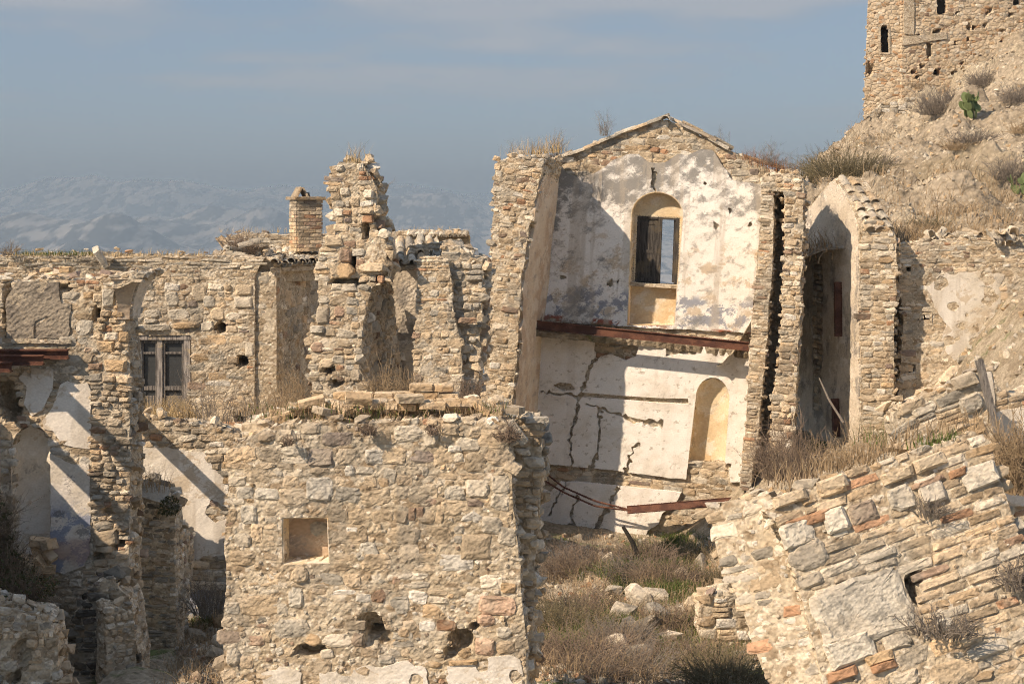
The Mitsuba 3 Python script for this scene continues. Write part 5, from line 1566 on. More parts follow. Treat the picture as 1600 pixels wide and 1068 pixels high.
w.edge([(1396, 642), (1440, 620), (1490, 599), (1530, 581)], (.14, .26), .16, .5, flat=(1.6, .6, 1))
w.finish(120)
yk = thing("room_wall", "plastered bit of a fallen room wall at the right edge behind the leaning timber", "wall")
YP = Plane(1580, 680, 20.5, roll=-16)
w = Wall(yk, YP, [(1530, 566), (1545, 572), (1556, 600), (1580, 622), (1700, 560), (1700, 800), (1530, 800)], .4, res=.05, seed=153, amp=.02, ragged_amp=.02)
ypl = YP.poly([(1540, 580), (1548, 576), (1552, 610), (1552, 642), (1600, 636), (1700, 600), (1700, 790), (1556, 790)])
w.block(ypl.buffer(-.04))
w.lay((.08, .10), (2, 3.5), .04, [(5, 20), (0, 20), (1, 20)], (.02, .05), brick=True)
w.finish(60)
sheet(yk, "plaster", YP, ypl, -.02, .03, "m_plaster", .02, .06, 91)
k = thing("timber_beam", "dark weathered timber leaning steeply between fallen masonry at the right", "timber")
a, b = P(1530, 562, 19.0), P(1574, 740, 18.7)
d = (b - a) / np.linalg.norm(b - a)
s_ = np.cross(d, [0, 1, 0]); s_ /= np.linalg.norm(s_)
v, f = box_mesh((a + b) / 2, (.06, .14, np.linalg.norm(b - a)), np.stack([s_, np.cross(d, s_), d]), np.random.default_rng(2), .012)
obj(k, (v, f), "m_wood")

# ------------------------------------------------------------------ ground of the ruined courtyards
def grid_mesh(X, Y, Z):
    n0, n1 = X.shape
    v = np.stack([X, Y, Z], -1).reshape(-1, 3)
    a = (np.arange(n0 - 1)[:, None] * n1 + np.arange(n1 - 1)[None]).ravel()
    return v, np.vstack([np.stack([a, a + 1, a + n1 + 1], 1), np.stack([a, a + n1 + 1, a + n1], 1)])


def ground_z(X, Y):
    X, Y = np.asarray(X, float), np.asarray(Y, float)
    right = np.interp(X, [-20, -5, 3.6, 4.6, 5.6, 7.5, 8.2, 9.2, 10.6, 13, 30], [0, 0, 0, .7, 1.6, 2.2, 2.6, 3.5, 5.3, 6.0, 6.5])
    k = np.clip((Y - 15) / 8, 0, 1)
    z = np.interp(Y, [4, 15, 18, 22, 27, 34, 46], [-5.6, -5.4, -5.6, -6.3, -6.9, -7.5, -7.6]) + right * k
    z = z + .75 * np.exp(-((X - 2.4) / 1.6) ** 2 - ((Y - 26.5) / 2.6) ** 2) + .5 * np.exp(-((X - .9) / .9) ** 2 - ((Y - 31) / 2.5) ** 2)
    q = np.stack([X, Y, X * 0], -1)
    return z + .55 * (meshkit.fbm(q * .7, 4, 3) - .5) + .22 * (meshkit.fbm(q * 2.7, 3, 7) - .5)


gx, gy = np.meshgrid(np.linspace(-16, 26, 330), np.linspace(4, 46, 330), indexing="ij")
obj("ground", grid_mesh(gx, gy, ground_z(gx, gy)), "m_soil", smooth=True)
tag("ground", "rough earth and rubble floor of the ruined courtyards", kind="structure")


def on_ground(px, D):
    X = (px - CX) / FPX * D
    return np.array([X, D, float(ground_z(X, D))])


def ground_at(px, py):
    """the point of the ground seen at that pixel"""
    Ds = np.linspace(13, 40, 600)
    z = ground_z((px - CX) / FPX * Ds, Ds)
    ray = (CY - py) / FPX * Ds
    i = np.nonzero(ray <= z)[0]
    D = Ds[i[0]] if len(i) else 30.0
    return P(px, py, D)


# ------------------------------------------------------------------ the slope under the castle
from scipy.interpolate import RectBivariateSpline
cols = np.array([1120, 1180, 1230, 1260, 1300, 1350, 1420, 1500, 1600, 1720, 1900.])
rows_ = np.array([35, 41, 50, 58, 66, 74, 82, 100.])
ytab = np.array([[560, 580, 600, 620, 640, 660, 700, 800], [470, 475, 480, 490, 500, 510, 540, 600], [400, 392, 380, 372, 372, 380, 400, 460], [378, 362, 338, 315, 296, 290, 300, 330], [370, 352, 326, 296, 266, 243, 243, 280],
                 [368, 345, 313, 281, 246, 214, 208, 240], [366, 344, 304, 261, 219, 184, 172, 200], [368, 344, 293, 233, 172, 124, 104, 120], [367, 340, 280, 208, 138, 80, 60, 70], [367, 338, 270, 190, 110, 50, 30, 40], [367, 338, 265, 180, 95, 30, 10, 20.]])
ytab = ytab.astype(float)
ytab[:, 0] += 22
zt_ = (CY - ytab) / FPX * rows_[None]
sp_ = RectBivariateSpline(cols, rows_, zt_, kx=1, ky=1)
cc, rr = np.meshgrid(np.linspace(1120, 1900, 420), np.linspace(34.8, 100, 360), indexing="ij")
zz = sp_(cc[:, 0], rr[0])
from scipy.ndimage import gaussian_filter
zz = gaussian_filter(zz, 7)
SX, SY = (cc - CX) / FPX * rr, rr
q = np.stack([SX, SY, zz], -1)
gul = meshkit.fbm(np.stack([SX * .55 + SY * .12, SY * .16, zz * .2], -1), 4, 21)
rdg = 1 - np.abs(2 * meshkit.fbm(np.stack([SX * .30 + zz * .25, SY * .12, zz * .45 + 3], -1), 4, 29) - 1)
near_ = np.clip((rr - 35) / 9, .06, 1)
zz = zz + near_ * (2.0 * (gul - .5) + 1.3 * (rdg ** 2 - .5)) + near_ * 1.3 * (meshkit.fbm(q * .6, 5, 23) - .5) + near_ ** .5 * .75 * (meshkit.fbm(q * 2.2, 3, 25) - .5)


def slope_at(px, py, tol=0):
    """the point of the slope seen at that pixel"""
    j = np.abs(cc[:, 0] - px).argmin()
    y = CY - zz[j] / rr[j] * FPX
    i = np.nonzero(y <= py)[0]
    i = i[0] if len(i) else y.argmin()
    return np.array([SX[j, i], SY[j, i], zz[j, i]])


obj("hillside", grid_mesh(SX, SY, zz), "m_slope", smooth=True)
tag("hillside", "steep clay and gravel slope below the castle", kind="structure")

# stones lying in the slope
rng = np.random.default_rng(201)
ms = []
for _ in range(5000):
    j, i = rng.integers(60, 400), rng.integers(4, 260)
    sz = rng.uniform(.05, .20) * (1.0 + .012 * (SY[j, i] - 38))
    v, f = rock_mesh((SX[j, i], SY[j, i], zz[j, i]), sz, rng, 9, (1.2, 1, .7), rand_axes(rng))
    ms.append((v, f, np.tile((rng.choice([0., 2., 0., 3., 1.]), rng.uniform(.8, 1.15)), (len(v), 1))))
v, f = cat([m[:2] for m in ms])
obj("gravel", (v, f), "m_stone", np.vstack([m[2] for m in ms]))
tag("gravel", "small stones strewn over the clay slope", "stones", kind="stuff")

# ------------------------------------------------------------------ the castle
ck = thing("castle", "pale stone castle towering on top of the slope at the upper right", "castle")
KP1 = Plane(1380, 100, 75.0, yaw=14)
KP2 = Plane(1408, 100, 74.6, yaw=-3)
cwin = [(1376, 82), (1376, 44), (1378, 40), (1382, 38), (1386, 40), (1388, 44), (1388, 82)]
body = KP1.poly([(1362, -140), (1409, -140), (1409, 280), (1345, 280), (1350, 180), (1353, 90)]).difference(KP1.poly(cwin))
w = Wall(ck + "__tower", KP1, body, 1.0, res=.16, seed=301, amp=.05, ragged_amp=0, m="m_castle", dents=[(1358, 108, .15, .35, .5)])
w.lay((.10, .2), (1, 2), .5, [(0, 30), (1, 20), (4, 6), (2, 20)], (.01, .05))
w.edge([(1362, 0), (1353, 90), (1350, 180), (1348, 230)], (.12, .25), .3, .6)
w.finish(300, 9)
mesh, uv = slab(KP1, KP1.poly(cwin).buffer(.10).difference(KP1.poly(cwin)), -.1, .06)
part(ck, "window", mesh, "m_mortar", uv, label="tall narrow arched window slit of the corner tower")
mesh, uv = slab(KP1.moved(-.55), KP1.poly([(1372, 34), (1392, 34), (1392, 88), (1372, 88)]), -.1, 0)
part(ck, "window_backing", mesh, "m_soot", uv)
cw2 = [[(1464, 24), (1464, -30), (1481, -30), (1481, 20)], [(1583, 9), (1583, -30), (1596, -30), (1596, 8)], [(1447, 88), (1447, 66), (1457, 66), (1457, 88)], [(1458, 120), (1458, 112), (1461, 107), (1466, 107), (1469, 112), (1469, 118)]]
body = KP2.poly([(1409, -140), (1760, -140), (1760, 300), (1409, 300)])
for g in cw2:
    body = body.difference(KP2.poly(g))
rng = np.random.default_rng(5)
put = [(rng.uniform(1425, 1600), rng.uniform(15, 120)) for _ in range(30)]
w = Wall(ck + "__wall", KP2, body, 1.0, res=.09, seed=302, amp=.05, ragged_amp=0, m="m_castle", dents=[(x, y, .085, .09, .4) for x, y in put])
bands = [KP2.poly([(1412, -140), (1427, -140), (1427, 54), (1412, 54)]), KP2.poly([(1410, 58), (1478, 50), (1480, 60), (1410, 72)])]
for b in bands:
    w.block(b)
w.lay((.10, .22), (1, 2), .45, [(0, 30), (1, 24), (4, 7), (2, 20)], (.01, .05))
w.finish(300, 9)
for b in bands:
    mesh, uv = slab(KP2, ragged(b, .05, .4, 2), -.02, .09)
    part(ck, "repair_band", mesh, "m_mortar", uv, label="smooth mortar repair band")
for k_, g in enumerate(cw2):
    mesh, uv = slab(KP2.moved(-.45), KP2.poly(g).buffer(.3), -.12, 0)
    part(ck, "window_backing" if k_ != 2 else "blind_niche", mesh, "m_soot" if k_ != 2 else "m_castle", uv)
w = Wall(ck + "__footing", Plane(1400, 190, 73.2, yaw=4), [(1362, 178), (1380, 160), (1420, 150), (1452, 156), (1460, 260), (1356, 260)], .9, res=.14, seed=303, amp=.10, ragged_amp=.12)
w.lay((.16, .36), (1, 1.8), .1, [(2, 30), (7, 20), (0, 20), (3, 12)], (.05, .16), rough=.15)
w.finish(200, 8)
w = Wall(ck + "__footing", Plane(1580, 90, 72.0), [(1548, 96), (1575, 84), (1640, 66), (1640, 130), (1556, 118)], .9, res=.14, seed=304, amp=.10, ragged_amp=.12)
w.lay((.2, .4), (1.2, 2), .1, [(2, 30), (0, 20), (3, 12)], (.05, .16), rough=.15)
w.finish(100, 8)

# ------------------------------------------------------------------ the valley and the far hills
th = np.unique(np.concatenate([np.linspace(-180, -26, 60), np.linspace(-26, 26, 640), np.linspace(26, 180, 60)]))
rad = np.concatenate([[2.0, 20, 46], np.geomspace(60, 2500, 60), np.geomspace(2600, 26000, 420)])
T, R = np.meshgrid(np.radians(th), rad, indexing="ij")
VX, VY = R * np.sin(T), R * np.cos(T)
base = np.interp(R, [0, 46, 70, 300, 900, 2500, 5000, 9000, 14000, 20000, 26000], [-8.4, -8.4, -14, -150, -250, -275, -265, -235, -190, -130, -120])
q = np.stack([VX, VY, VX * 0], -1) / 1000
amp = np.interp(R, [0, 300, 1500, 4000, 8000, 16000, 26000], [0, 0, 25, 70, 120, 190, 210])
rg = 1 - np.abs(2 * meshkit.fbm(q * .42 + 3.3, 5, 31) - 1)
VZ = base + .7 * amp * (rg ** 2.0 - .42) + .22 * amp * (meshkit.fbm(q * .9, 5, 33) - .5) + .05 * amp * (.5 - np.abs(2 * meshkit.fbm(q * 4.5, 4, 35) - 1))
for px, D, ytop, wp, wd in ((40, 5600, 305, 150, 420), (190, 5300, 338, 90, 320), (120, 4700, 362, 60, 240), (330, 7000, 300, 110, 480), (420, 6500, 322, 70, 340), (230, 6200, 330, 70, 300), (560, 8400, 296, 150, 600), (700, 8200, 318, 80, 420), (728, 6000, 350, 34, 300), (250, 9600, 280, 200, 800), (60, 10200, 276, 160, 800), (450, 10800, 284, 140, 700), (650, 11500, 286, 160, 800)):
    cx_, w_ = (px - CX) / FPX * D, wp / FPX * D
    h = (CY - ytop) / FPX * D + 250
    e = np.exp(-np.abs((VX - cx_) / w_) ** 1.7 - np.abs((VY - D) / wd) ** 1.6)
    VZ = VZ + .66 * h * e * (.55 + .9 * meshkit.fbm(q * 1.9 + px, 5, 41))
obj("valley", grid_mesh(VX, VY, VZ), "m_hill", smooth=True)
tag("valley", "hazy valley floor and pale badland hills far behind the ruins", kind="structure")

# the air
zlo, zhi = float(VZ.min()) - 1, max(float(VZ.max()), 16) + 4
scene["haze"] = {"type": "cube", "to_world": mi.ScalarTransform4f().translate([0, 0, (zlo + zhi) / 2]).scale([27000, 27000, (zhi - zlo) / 2]), "bsdf": {"type": "null"}, "interior": {"type": "ref", "id": "air"}}
tag("haze", "blue haze over the valley", "haze", kind="stuff")

# ------------------------------------------------------------------ plants
def shrub(key, c, r, h, n, seed, m="m_twig", droop=.3, thick=.006, twig=3):
    """a leafless bush: stems fanning from its foot, each with side twigs"""
    rng = np.random.default_rng(seed)
    K = 6
    az = rng.uniform(0, 2 * math.pi, n)
    out = np.sqrt(rng.uniform(0, 1, n))
    foot = np.stack([np.cos(az), np.sin(az), 0 * az], 1) * (out * r * .55)[:, None]
    tip = np.stack([np.cos(az), np.sin(az), 0 * az], 1) * (out * r * rng.uniform(.7, 1.15, n))[:, None]
    hh = h * rng.uniform(.45, 1.1, n) * (1.1 - .5 * out ** 2)
    t = np.linspace(0, 1, K)[None, :, None]
    p = foot[:, None] + (tip - foot)[:, None] * t ** 1.3
    p[..., 2] += hh[:, None] * (t[..., 0] * (1 + droop * .5) - droop * .5 * t[..., 0] ** 3)
    wig = np.cumsum(rng.normal(0, .075 * h, (n, K, 3)), 1)
    p += wig * t
    rad = thick * (1.15 - .8 * t[..., 0]) * rng.uniform(.7, 1.3, (n, 1))
    P1, R1 = [p], [np.broadcast_to(rad, (n, K))]
    for _ in range(twig):
        k0 = rng.integers(1, K - 1, n)
        s = p[np.arange(n), k0]
        d = p[np.arange(n), k0 + 1] - p[np.arange(n), k0 - 1]
        d = d / (np.linalg.norm(d, axis=1, keepdims=True) + 1e-6) + rng.normal(0, .7, (n, 3))
        d[:, 2] = np.abs(d[:, 2]) * .8 + .05
        d *= (h * rng.uniform(.12, .38, n) / np.linalg.norm(d, axis=1))[:, None]
        q = s[:, None] + d[:, None] * np.linspace(0, 1, K)[None, :, None] + np.cumsum(rng.normal(0, .025 * h, (n, K, 3)), 1) * t
        P1.append(q); R1.append(np.broadcast_to(thick * .62 * (1.1 - .8 * t[..., 0]), (n, K)))
    v, f = tubes(np.concatenate(P1), np.concatenate(R1))
    obj(key, (v + np.asarray(c) - [0, 0, .03], f), m)


def grass(key, pts, h, m, seed, w=.004, bend=.6, per=30, spread=.12):
    rng = np.random.default_rng(seed)
    pts = np.repeat(np.asarray(pts, float), per, 0)
    n = len(pts)
    pts = pts + rng.normal(0, 1, (n, 3)) * [spread, spread, .008]
    a = rng.uniform(0, 2 * math.pi, n)
    v, f = blades(pts, np.stack([np.cos(a), np.sin(a), 0 * a], 1), h * rng.uniform(.35, 1.2, n), w * rng.uniform(.6, 1.4, n), rng.uniform(.2, 1.2, (n, 1, 1)) * bend, rng)
    obj(key, (v, f), m)


def leafbush(key, c, r, h, n, seed, m="m_leaf", size=.05):
    """a low evergreen bush: many small leaves on short stems"""
    rng = np.random.default_rng(seed)
    p = rng.normal(size=(n, 3)); p /= np.linalg.norm(p, axis=1, keepdims=True)
    lump = .75 + .6 * meshkit.fbm(p * 2.2 + seed, 3, seed)
    p = p * (rng.uniform(.35, 1, (n, 1)) ** .5) * lump[:, None] * [r, r, h / 2] + [0, 0, h / 2]
    a, b = rng.normal(size=(n, 3)), rng.normal(size=(n, 3))
    a /= np.linalg.norm(a, axis=1, keepdims=True)
    b = np.cross(a, b); b /= np.linalg.norm(b, axis=1, keepdims=True)
    s = size * rng.uniform(.6, 1.3, (n, 1))
    V = np.stack([p - a * s, p + b * s * .4, p + a * s, p - b * s * .4], 1).reshape(-1, 3)
    i = np.arange(n) * 4
    obj(key, (V + np.asarray(c), np.vstack([np.stack([i, i + 1, i + 2], 1), np.stack([i, i + 2, i + 3], 1)])), m)


def bush(label, c, r, h, n, seed, m="m_twig", name="dry_shrub", cat_="shrub", **kw):
    k = thing(name, label, cat_)
    shrub(k, c, r, h, n, seed, m, **kw)
    return k


# in the courtyard
YARD = [((868, 905), .75, 1.0, "m_twig_dark", "dark tangled dead bush against the left end of the gabled house's room"), ((905, 893), .65, .9, "m_twig_dark", "dark brown dead bush in the middle of the house's foot, under the cracked plaster"),
        ((858, 985), .75, .9, "m_twig", "brown dead bush by the broken right end of the large rubble wall"), ((925, 965), .7, .8, "m_twig", "reddish brown dead bush in the left half of the overgrown yard"), ((985, 900), .55, .6, "m_twig", "small bush right behind the charred stick"),
        ((1040, 905), .6, .65, "m_twig_dark", "dark bush under the green patch at the right of the yard"), ((1085, 880), .6, .8, "m_twig", "brown bush just left of the toppled slab's top corner"), ((905, 1050), .8, .9, "m_twig", "wide dead bush at the bottom edge left of the yard"),
        ((985, 1060), .8, .6, "m_straw_d", "pale dry bush at the bottom edge in the middle of the yard"), ((1075, 1045), .7, .7, "m_twig", "brown bush at the bottom edge beside the toppled slab"), ((1135, 1060), .6, .7, "m_twig_dark", "dark bush at the very foot of the toppled slab's left end"),
        ((1040, 975), .5, .5, "m_twig", "low twiggy bush among the stones in the middle of the yard"), ((965, 1000), .6, .5, "m_twig", "low bush in front of the boulders of the yard"), ((835, 1030), .5, .7, "m_twig_dark", "bush hugging the lower right end of the large rubble wall"),
        ((1120, 915), .45, .55, "m_twig", "small bush between low rubble wall and toppled slab"), ((1010, 870), .5, .5, "m_twig", "small bush at the foot of the house wall's bare stones")]
for k_, ((px, py), r, h, m, lb) in enumerate(YARD):
    bush(lb, ground_at(px, py), r * 1.3, h * .55, 280, 400 + k_, ('m_twig_grey', 'm_twig', 'm_twig_olive', m)[k_ % 4], thick=.0055)
# among the slab's top and the gable wall
for k_, (px, py, D, r, h, m, n, lb) in enumerate([
        (1250, 742, 24, .45, .8, "m_twig", 70, "tall reddish dry bush behind the toppled slab, below the right wall of the gabled house"), (1300, 730, 25, .5, .5, "m_straw_d", 70, "dry bush in front of the narrow gable wall's foot"),
        (1350, 722, 24, .55, .55, "m_straw_d", 80, "dry straw coloured bush on the toppled slab's upper edge, in the middle"), (1395, 705, 23, .4, .35, "m_straw_d", 70, "low dry bush at the right end of the slab's upper edge"), (1215, 745, 27, .5, .9, "m_twig", 160, "thin dead bush at the foot of the gabled house's right wall"),
        (1594, 765, 16, .3, .75, "m_straw_d", 220, "tall straw coloured dry weeds at the right edge beside the leaning timber"), (1565, 738, 17.5, .3, .45, "m_straw_d", 150, "short dry weeds under the leaning timber")]):
    bush(lb, P(px, py, D), r, h, n, 440 + k_, m, thick=.006)
bush("leafless grey dead bush clinging to the face of the toppled slab", TP_.at(1470, 985, .02), .40, .24, 100, 460, "m_twig_grey", thick=.006)
bush("second dead twiggy tuft on the toppled slab's face near the right edge", TP_.at(1588, 915, .02), .22, .3, 90, 461, "m_twig_grey", thick=.005)
bush("little dead tuft hanging under the grey block of the toppled slab", TP_.at(1450, 800, .02), .22, .16, 90, 462, "m_twig_grey", thick=.004)
# by the row house and the middle
for k_, (px, py, D, r, h, m, n, lb) in enumerate([
        (330, 660, 28.8, .9, 1.0, "m_twig_grey", 60, "thin leafless shrub right of the grey wooden window"), (395, 662, 28.5, .5, .7, "m_twig_grey", 50, "thin leafless shrub under the row house's corner"), (455, 655, 27.5, .5, .8, "m_straw_d", 80, "pale dry bush in the shaded corner left of the wall stump"),
        (430, 655, 26.5, .6, .6, "m_straw_d", 60, "low dry bush at the left end of the large rubble wall's top"), (600, 625, 26.5, .35, .6, "m_straw_d", 70, "dry weed stalks at the foot of the tall wall stump"), (632, 625, 26.8, .35, .55, "m_straw_d", 70, "dry weed stalks in the recess right of the wall stump"),
        (735, 622, 27.0, .3, .4, "m_twig", 70, "dry weeds at the foot of the house wall right of the stump"), (378, 395, 31.0, .45, .45, "m_twig", 170, "dead bush on the heap of slipped roof tiles"), (330, 955, 22.8, .45, .5, "m_twig_grey", 120, "grey dead bush under the ledge of the plastered wall"),
        (450, 690, 14.9, .08, .09, "m_twig", 36, "small dry tuft in the hole near the large rubble wall's top left"), (576, 674, 14.9, .10, .12, "m_twig", 44, "dry tuft hanging at the middle of the large rubble wall's top"), (676, 674, 14.9, .08, .10, "m_twig", 36, "dry tuft in the gap right of the middle of the large rubble wall's top"),
        (792, 684, 14.85, .15, .17, "m_twig", 80, "dead roots and tuft at the large rubble wall's top right corner")]):
    bush(lb, P(px, py, D), r, h, n, 470 + k_, m, thick=.005)
# left, in the shade
for k_, (px, py, D, r, h, lb) in enumerate([(8, 925, 18.6, .35, .6, "dark bush at the left edge beside the bricks' niche"), (34, 945, 17.8, .38, .4, "dark low bush on top of the garden wall, bottom left"), (-16, 880, 19.0, .3, .9, "dark tall bush half out of the left edge")]):
    k = thing("bush", lb, "bush")
    shrub(k + "__stems", P(px, py, D), r, h, 170, 490 + k_, "m_twig_dark", thick=.005)
    leafbush(k + "__leaves", P(px, py, D), r, h * .9, 500, 495 + k_, "m_leaf", .03)
k = thing("bush", "dark weeds on the stub wall's top right corner, under its flat tile", "bush")
leafbush(k, P(264, 806, 22.3), .15, .28, 350, 499, "m_leaf", .025)
# on the castle slope
for k_, (px, py, r, h, m, n, lb) in enumerate([
        (1470, 178, 1.5, 1.9, "m_twig_grey", 420, "large grey brown bush under the castle wall, left of the prickly pear"), (1538, 135, 1.1, 1.2, "m_twig_grey", 260, "grey brown bush close under the castle wall, above the prickly pear"), (1592, 160, 1.1, 1.3, "m_twig_grey", 240, "grey bush at the right edge under the castle"),
        (1430, 145, .9, .8, "m_straw_d", 160, "small dry bush at the castle's foot, near its corner"), (1320, 275, 2.0, 1.6, "m_twig_olive", 420, "olive brown bush on the skyline left of the castle"), (1275, 292, 1.5, 1.3, "m_twig_olive", 320, "olive bush at the slope's left end behind the gable wall"),
        (1580, 285, .9, 1.1, "m_twig_grey", 240, "dark grey bush low on the slope at the right edge"), (1500, 240, .9, .7, "m_straw_d", 160, "dry bush below the prickly pear"), (1520, 225, 1.0, .7, "m_twig_grey", 160, "small grey bush in the shade of the prickly pear"),
        (1385, 255, .6, .5, "m_twig_grey", 90, "single tiny bush in the middle of the bare slope"), (1450, 360, .7, .5, "m_twig_olive", 140, "low olive weeds behind the hillside house's wall head, left"), (1600, 210, .8, .8, "m_straw_d", 140, "dry bush at the right edge, level with the prickly pear")]):
    bush(lb, slope_at(px, py), r * 1.0, h * .58, int(n * .8), 510 + k_, m, thick=.010)

# grasses
rng = np.random.default_rng(600)
pts = [ground_at(rng.uniform(825, 1180), rng.uniform(845, 1075)) for _ in range(420)]
grass("dry_grass", pts, .30, "m_straw_d", 601, .004, .8, 26, .14)
tag("dry_grass", "thin dry grass all over the overgrown yard", "grass", kind="stuff")
pts = []
for cx_, cy_, rx, ry, n in ((1055, 850, 22, 14, 60), (955, 895, 18, 10, 40), (1040, 925, 30, 12, 50), (870, 1010, 24, 16, 40), (1060, 1010, 30, 25, 40), (940, 960, 20, 20, 20), (1130, 1020, 20, 20, 20), (1000, 865, 30, 10, 20), (1040, 890, 25, 10, 40), (985, 975, 30, 14, 30), (900, 990, 20, 14, 20), (1090, 985, 20, 14, 24)):
    pts += [ground_at(cx_ + rng.normal(0, rx), cy_ + rng.normal(0, ry * .7)) for _ in range(n)]
pts += [ground_at(rng.uniform(285, 345), rng.uniform(955, 985)) for _ in range(30)]
grass("green_grass", pts, .17, "m_green", 602, .006, .9, 34, .11)
tag("green_grass", "patches of fresh green grass in the yard", "grass", kind="stuff")
pts = [ground_at(rng.uniform(275, 352), rng.uniform(960, 1075)) for _ in range(90)]
grass("dry_grass_001", pts, .22, "m_straw_d", 603, .004, .8, 26, .14)
tag("dry_grass_001", "dry litter and grass left of the large rubble wall", "grass", kind="stuff")
TUFTS = [("straw coloured grass tuft on the tip of the tall wall stump", [(552, 254, 26.7)], .36, "m_straw", 60, .09), ("yellow grass along the left half of the gabled house's eaves", [(x, 246 - .1 * (x - 790), 35.0) for x in range(800, 880, 7)], .40, "m_straw", 26, .12),
         ("rusty dry weeds along the gabled house's right eaves", [(1170, 250, 35.0), (1185, 258, 34.9), (1200, 262, 34.7), (1215, 268, 34.6), (1228, 272, 34.6)], .34, "m_rustgrass", 50, .14), ("yellow grass below the grey wooden window", [(x, 655, 28.9) for x in range(222, 312, 6)], .42, "m_straw", 34, .12),
         ("green moss grass along the row house's wall head", [(x, 398, 29.8) for x in range(30, 150, 6)], .10, "m_green", 22, .12), ("dry grass along the row house's wall head", [(x, 399, 29.8) for x in range(-10, 340, 9)], .13, "m_straw", 12, .14),
         ("green and dry weeds on top of the large rubble wall", [(x, 648 - 10 * math.sin(x), 15.25) for x in range(400, 800, 11)], .10, "m_green", 10, .08), ("dry weeds along the large rubble wall's top", [(x, 646 - 8 * math.sin(x * 2), 15.25) for x in range(380, 800, 8)], .14, "m_straw_d", 12, .08),
         ("green grass in the gap along the toppled slab's upper edge", [(1440 + 6 * k, 700 - 2 * k, 13.4) for k in range(10)], .09, "m_green", 16, .07), ("dry grass along the toppled slab's upper edge", [(1220 + 12 * k, 762 - 4 * k, 13.5) for k in range(26)], .20, "m_straw_d", 18, .09),
         ("grass at the foot of the hillside house, left of the fallen chunk", [(1380 + 4 * k, 690 + 2 * k, 22) for k in range(12)], .3, "m_green", 20, .16), ("tufts on the stub wall beside its tile", [(226, 758, 22.4), (236, 760, 22.4), (246, 766, 22.4)], .28, "m_straw_d", 40, .1),
         ("dry moss grass on the gabled house's floor remnant", [tuple(x) for x in ((840 + 11 * k, 497 + 1.1 * k, 35.6) for k in range(30))], .07, "m_straw_d", 20, .08), ("dry grass on the rear wall head of the row house", [(360 + 15 * k, 363, 34.9) for k in range(25)], .16, "m_straw", 10, .15),
         ("dry grass tufts along the hillside house's wall head", [(1410 + 11 * k, 366, 37.2) for k in range(18)], .34, "m_straw_d", 40, .3)]
for k_, (lb, pp_, h, m, per, spr) in enumerate(TUFTS):
    k = free("grass_tuft")
    grass(k, [P(*p) for p in pp_], h, m, 620 + k_, .005, .6, per, spr)
    tag(k, lb, "grass", kind="stuff")
pts = []
for _ in range(800):
    x, y = rng.uniform(1240, 1600), rng.uniform(80, 372)
    j = np.abs(cc[:, 0] - x).argmin(); i = rng.integers(0, 330)
    if meshkit.fbm(np.array([SX[j, i] * .3, SY[j, i] * .14, 3.0]), 3, 77) > .53:
        pts.append((SX[j, i], SY[j, i], zz[j, i]))
grass("dry_grass_002", pts, .45, "m_straw_d", 640, .012, .8, 22, .35)
tag("dry_grass_002", "dry grass on the slope under the castle", "grass", kind="stuff")
pts = [slope_at(rng.uniform(1300, 1350), 200) + [0, rng.uniform(-4, 0), 0] for _ in range(60)]
for k_, (px, py, D, h, n, lb) in enumerate([(945, 206, 35.6, .55, 26, "thin dry stalks standing on the gabled house's left roof slope"), (868, 240, 35.4, .6, 40, "tall dry stalks at the left end of the gabled house's roof"), (1130, 222, 35.6, .45, 10, "single dry stalk on the right roof slope"), (1200, 252, 34.8, .5, 60, "dead weeds on the gabled house's right eaves"),
                                            (1235, 268, 34.6, .4, 30, "dead weeds over the right wall of the gabled house"), (592, 290, 26.8, .4, 3, "bare thin twig on the right side of the tall wall stump"), (15, 392, 29.8, .25, 60, "small dark bush on the row house's wall head at the left edge")]):
    bush(lb, P(px, py + 4, D), .25 if px != 1200 else .45, h, n, 650 + k_, "m_twig_grey", thick=.004)

# prickly pears
def pads(label, c, n, seed, size=.36):
    rng = np.random.default_rng(seed)
    k = thing("prickly_pear", label, "cactus")
    s = trimesh.creation.icosphere(2)
    todo, made = [(np.asarray(c, float) + [rng.uniform(-.3, .3), rng.uniform(-.2, .2), 0], np.array([rng.normal(0, .4), 0, 1.0])) for _ in range(5)], 0
    while todo and made < n:
        b, d = todo.pop(0)
        d = d / np.linalg.norm(d)
        L = size * rng.uniform(.8, 1.25)
        a = rng.uniform(0, math.pi)
        side = np.cross(d, [math.cos(a), math.sin(a), .2]); side /= np.linalg.norm(side)
        nn = np.cross(d, side)
        v = s.vertices * [L * .36, L * .06, L * .55]
        v[:, 0] *= 1 + .25 * v[:, 2] / L
        m_ = b + d * L * .5
        part(k, "pad", (v @ np.stack([side, nn, d]) + m_, s.faces), "m_cactus", smooth=True)
        made += 1
        for _ in range(rng.integers(1, 4)):
            todo.append((b + d * L * .95 + side * rng.uniform(-.25, .25) * L, d + rng.normal(0, .55, 3) + [0, 0, .2]))


pads("green prickly pear with flat oval pads standing on the slope under the castle", slope_at(1524, 188), 26, 7, .33)
pads("second prickly pear cut by the right edge, lower on the slope", slope_at(1598, 305), 14, 8, .30)

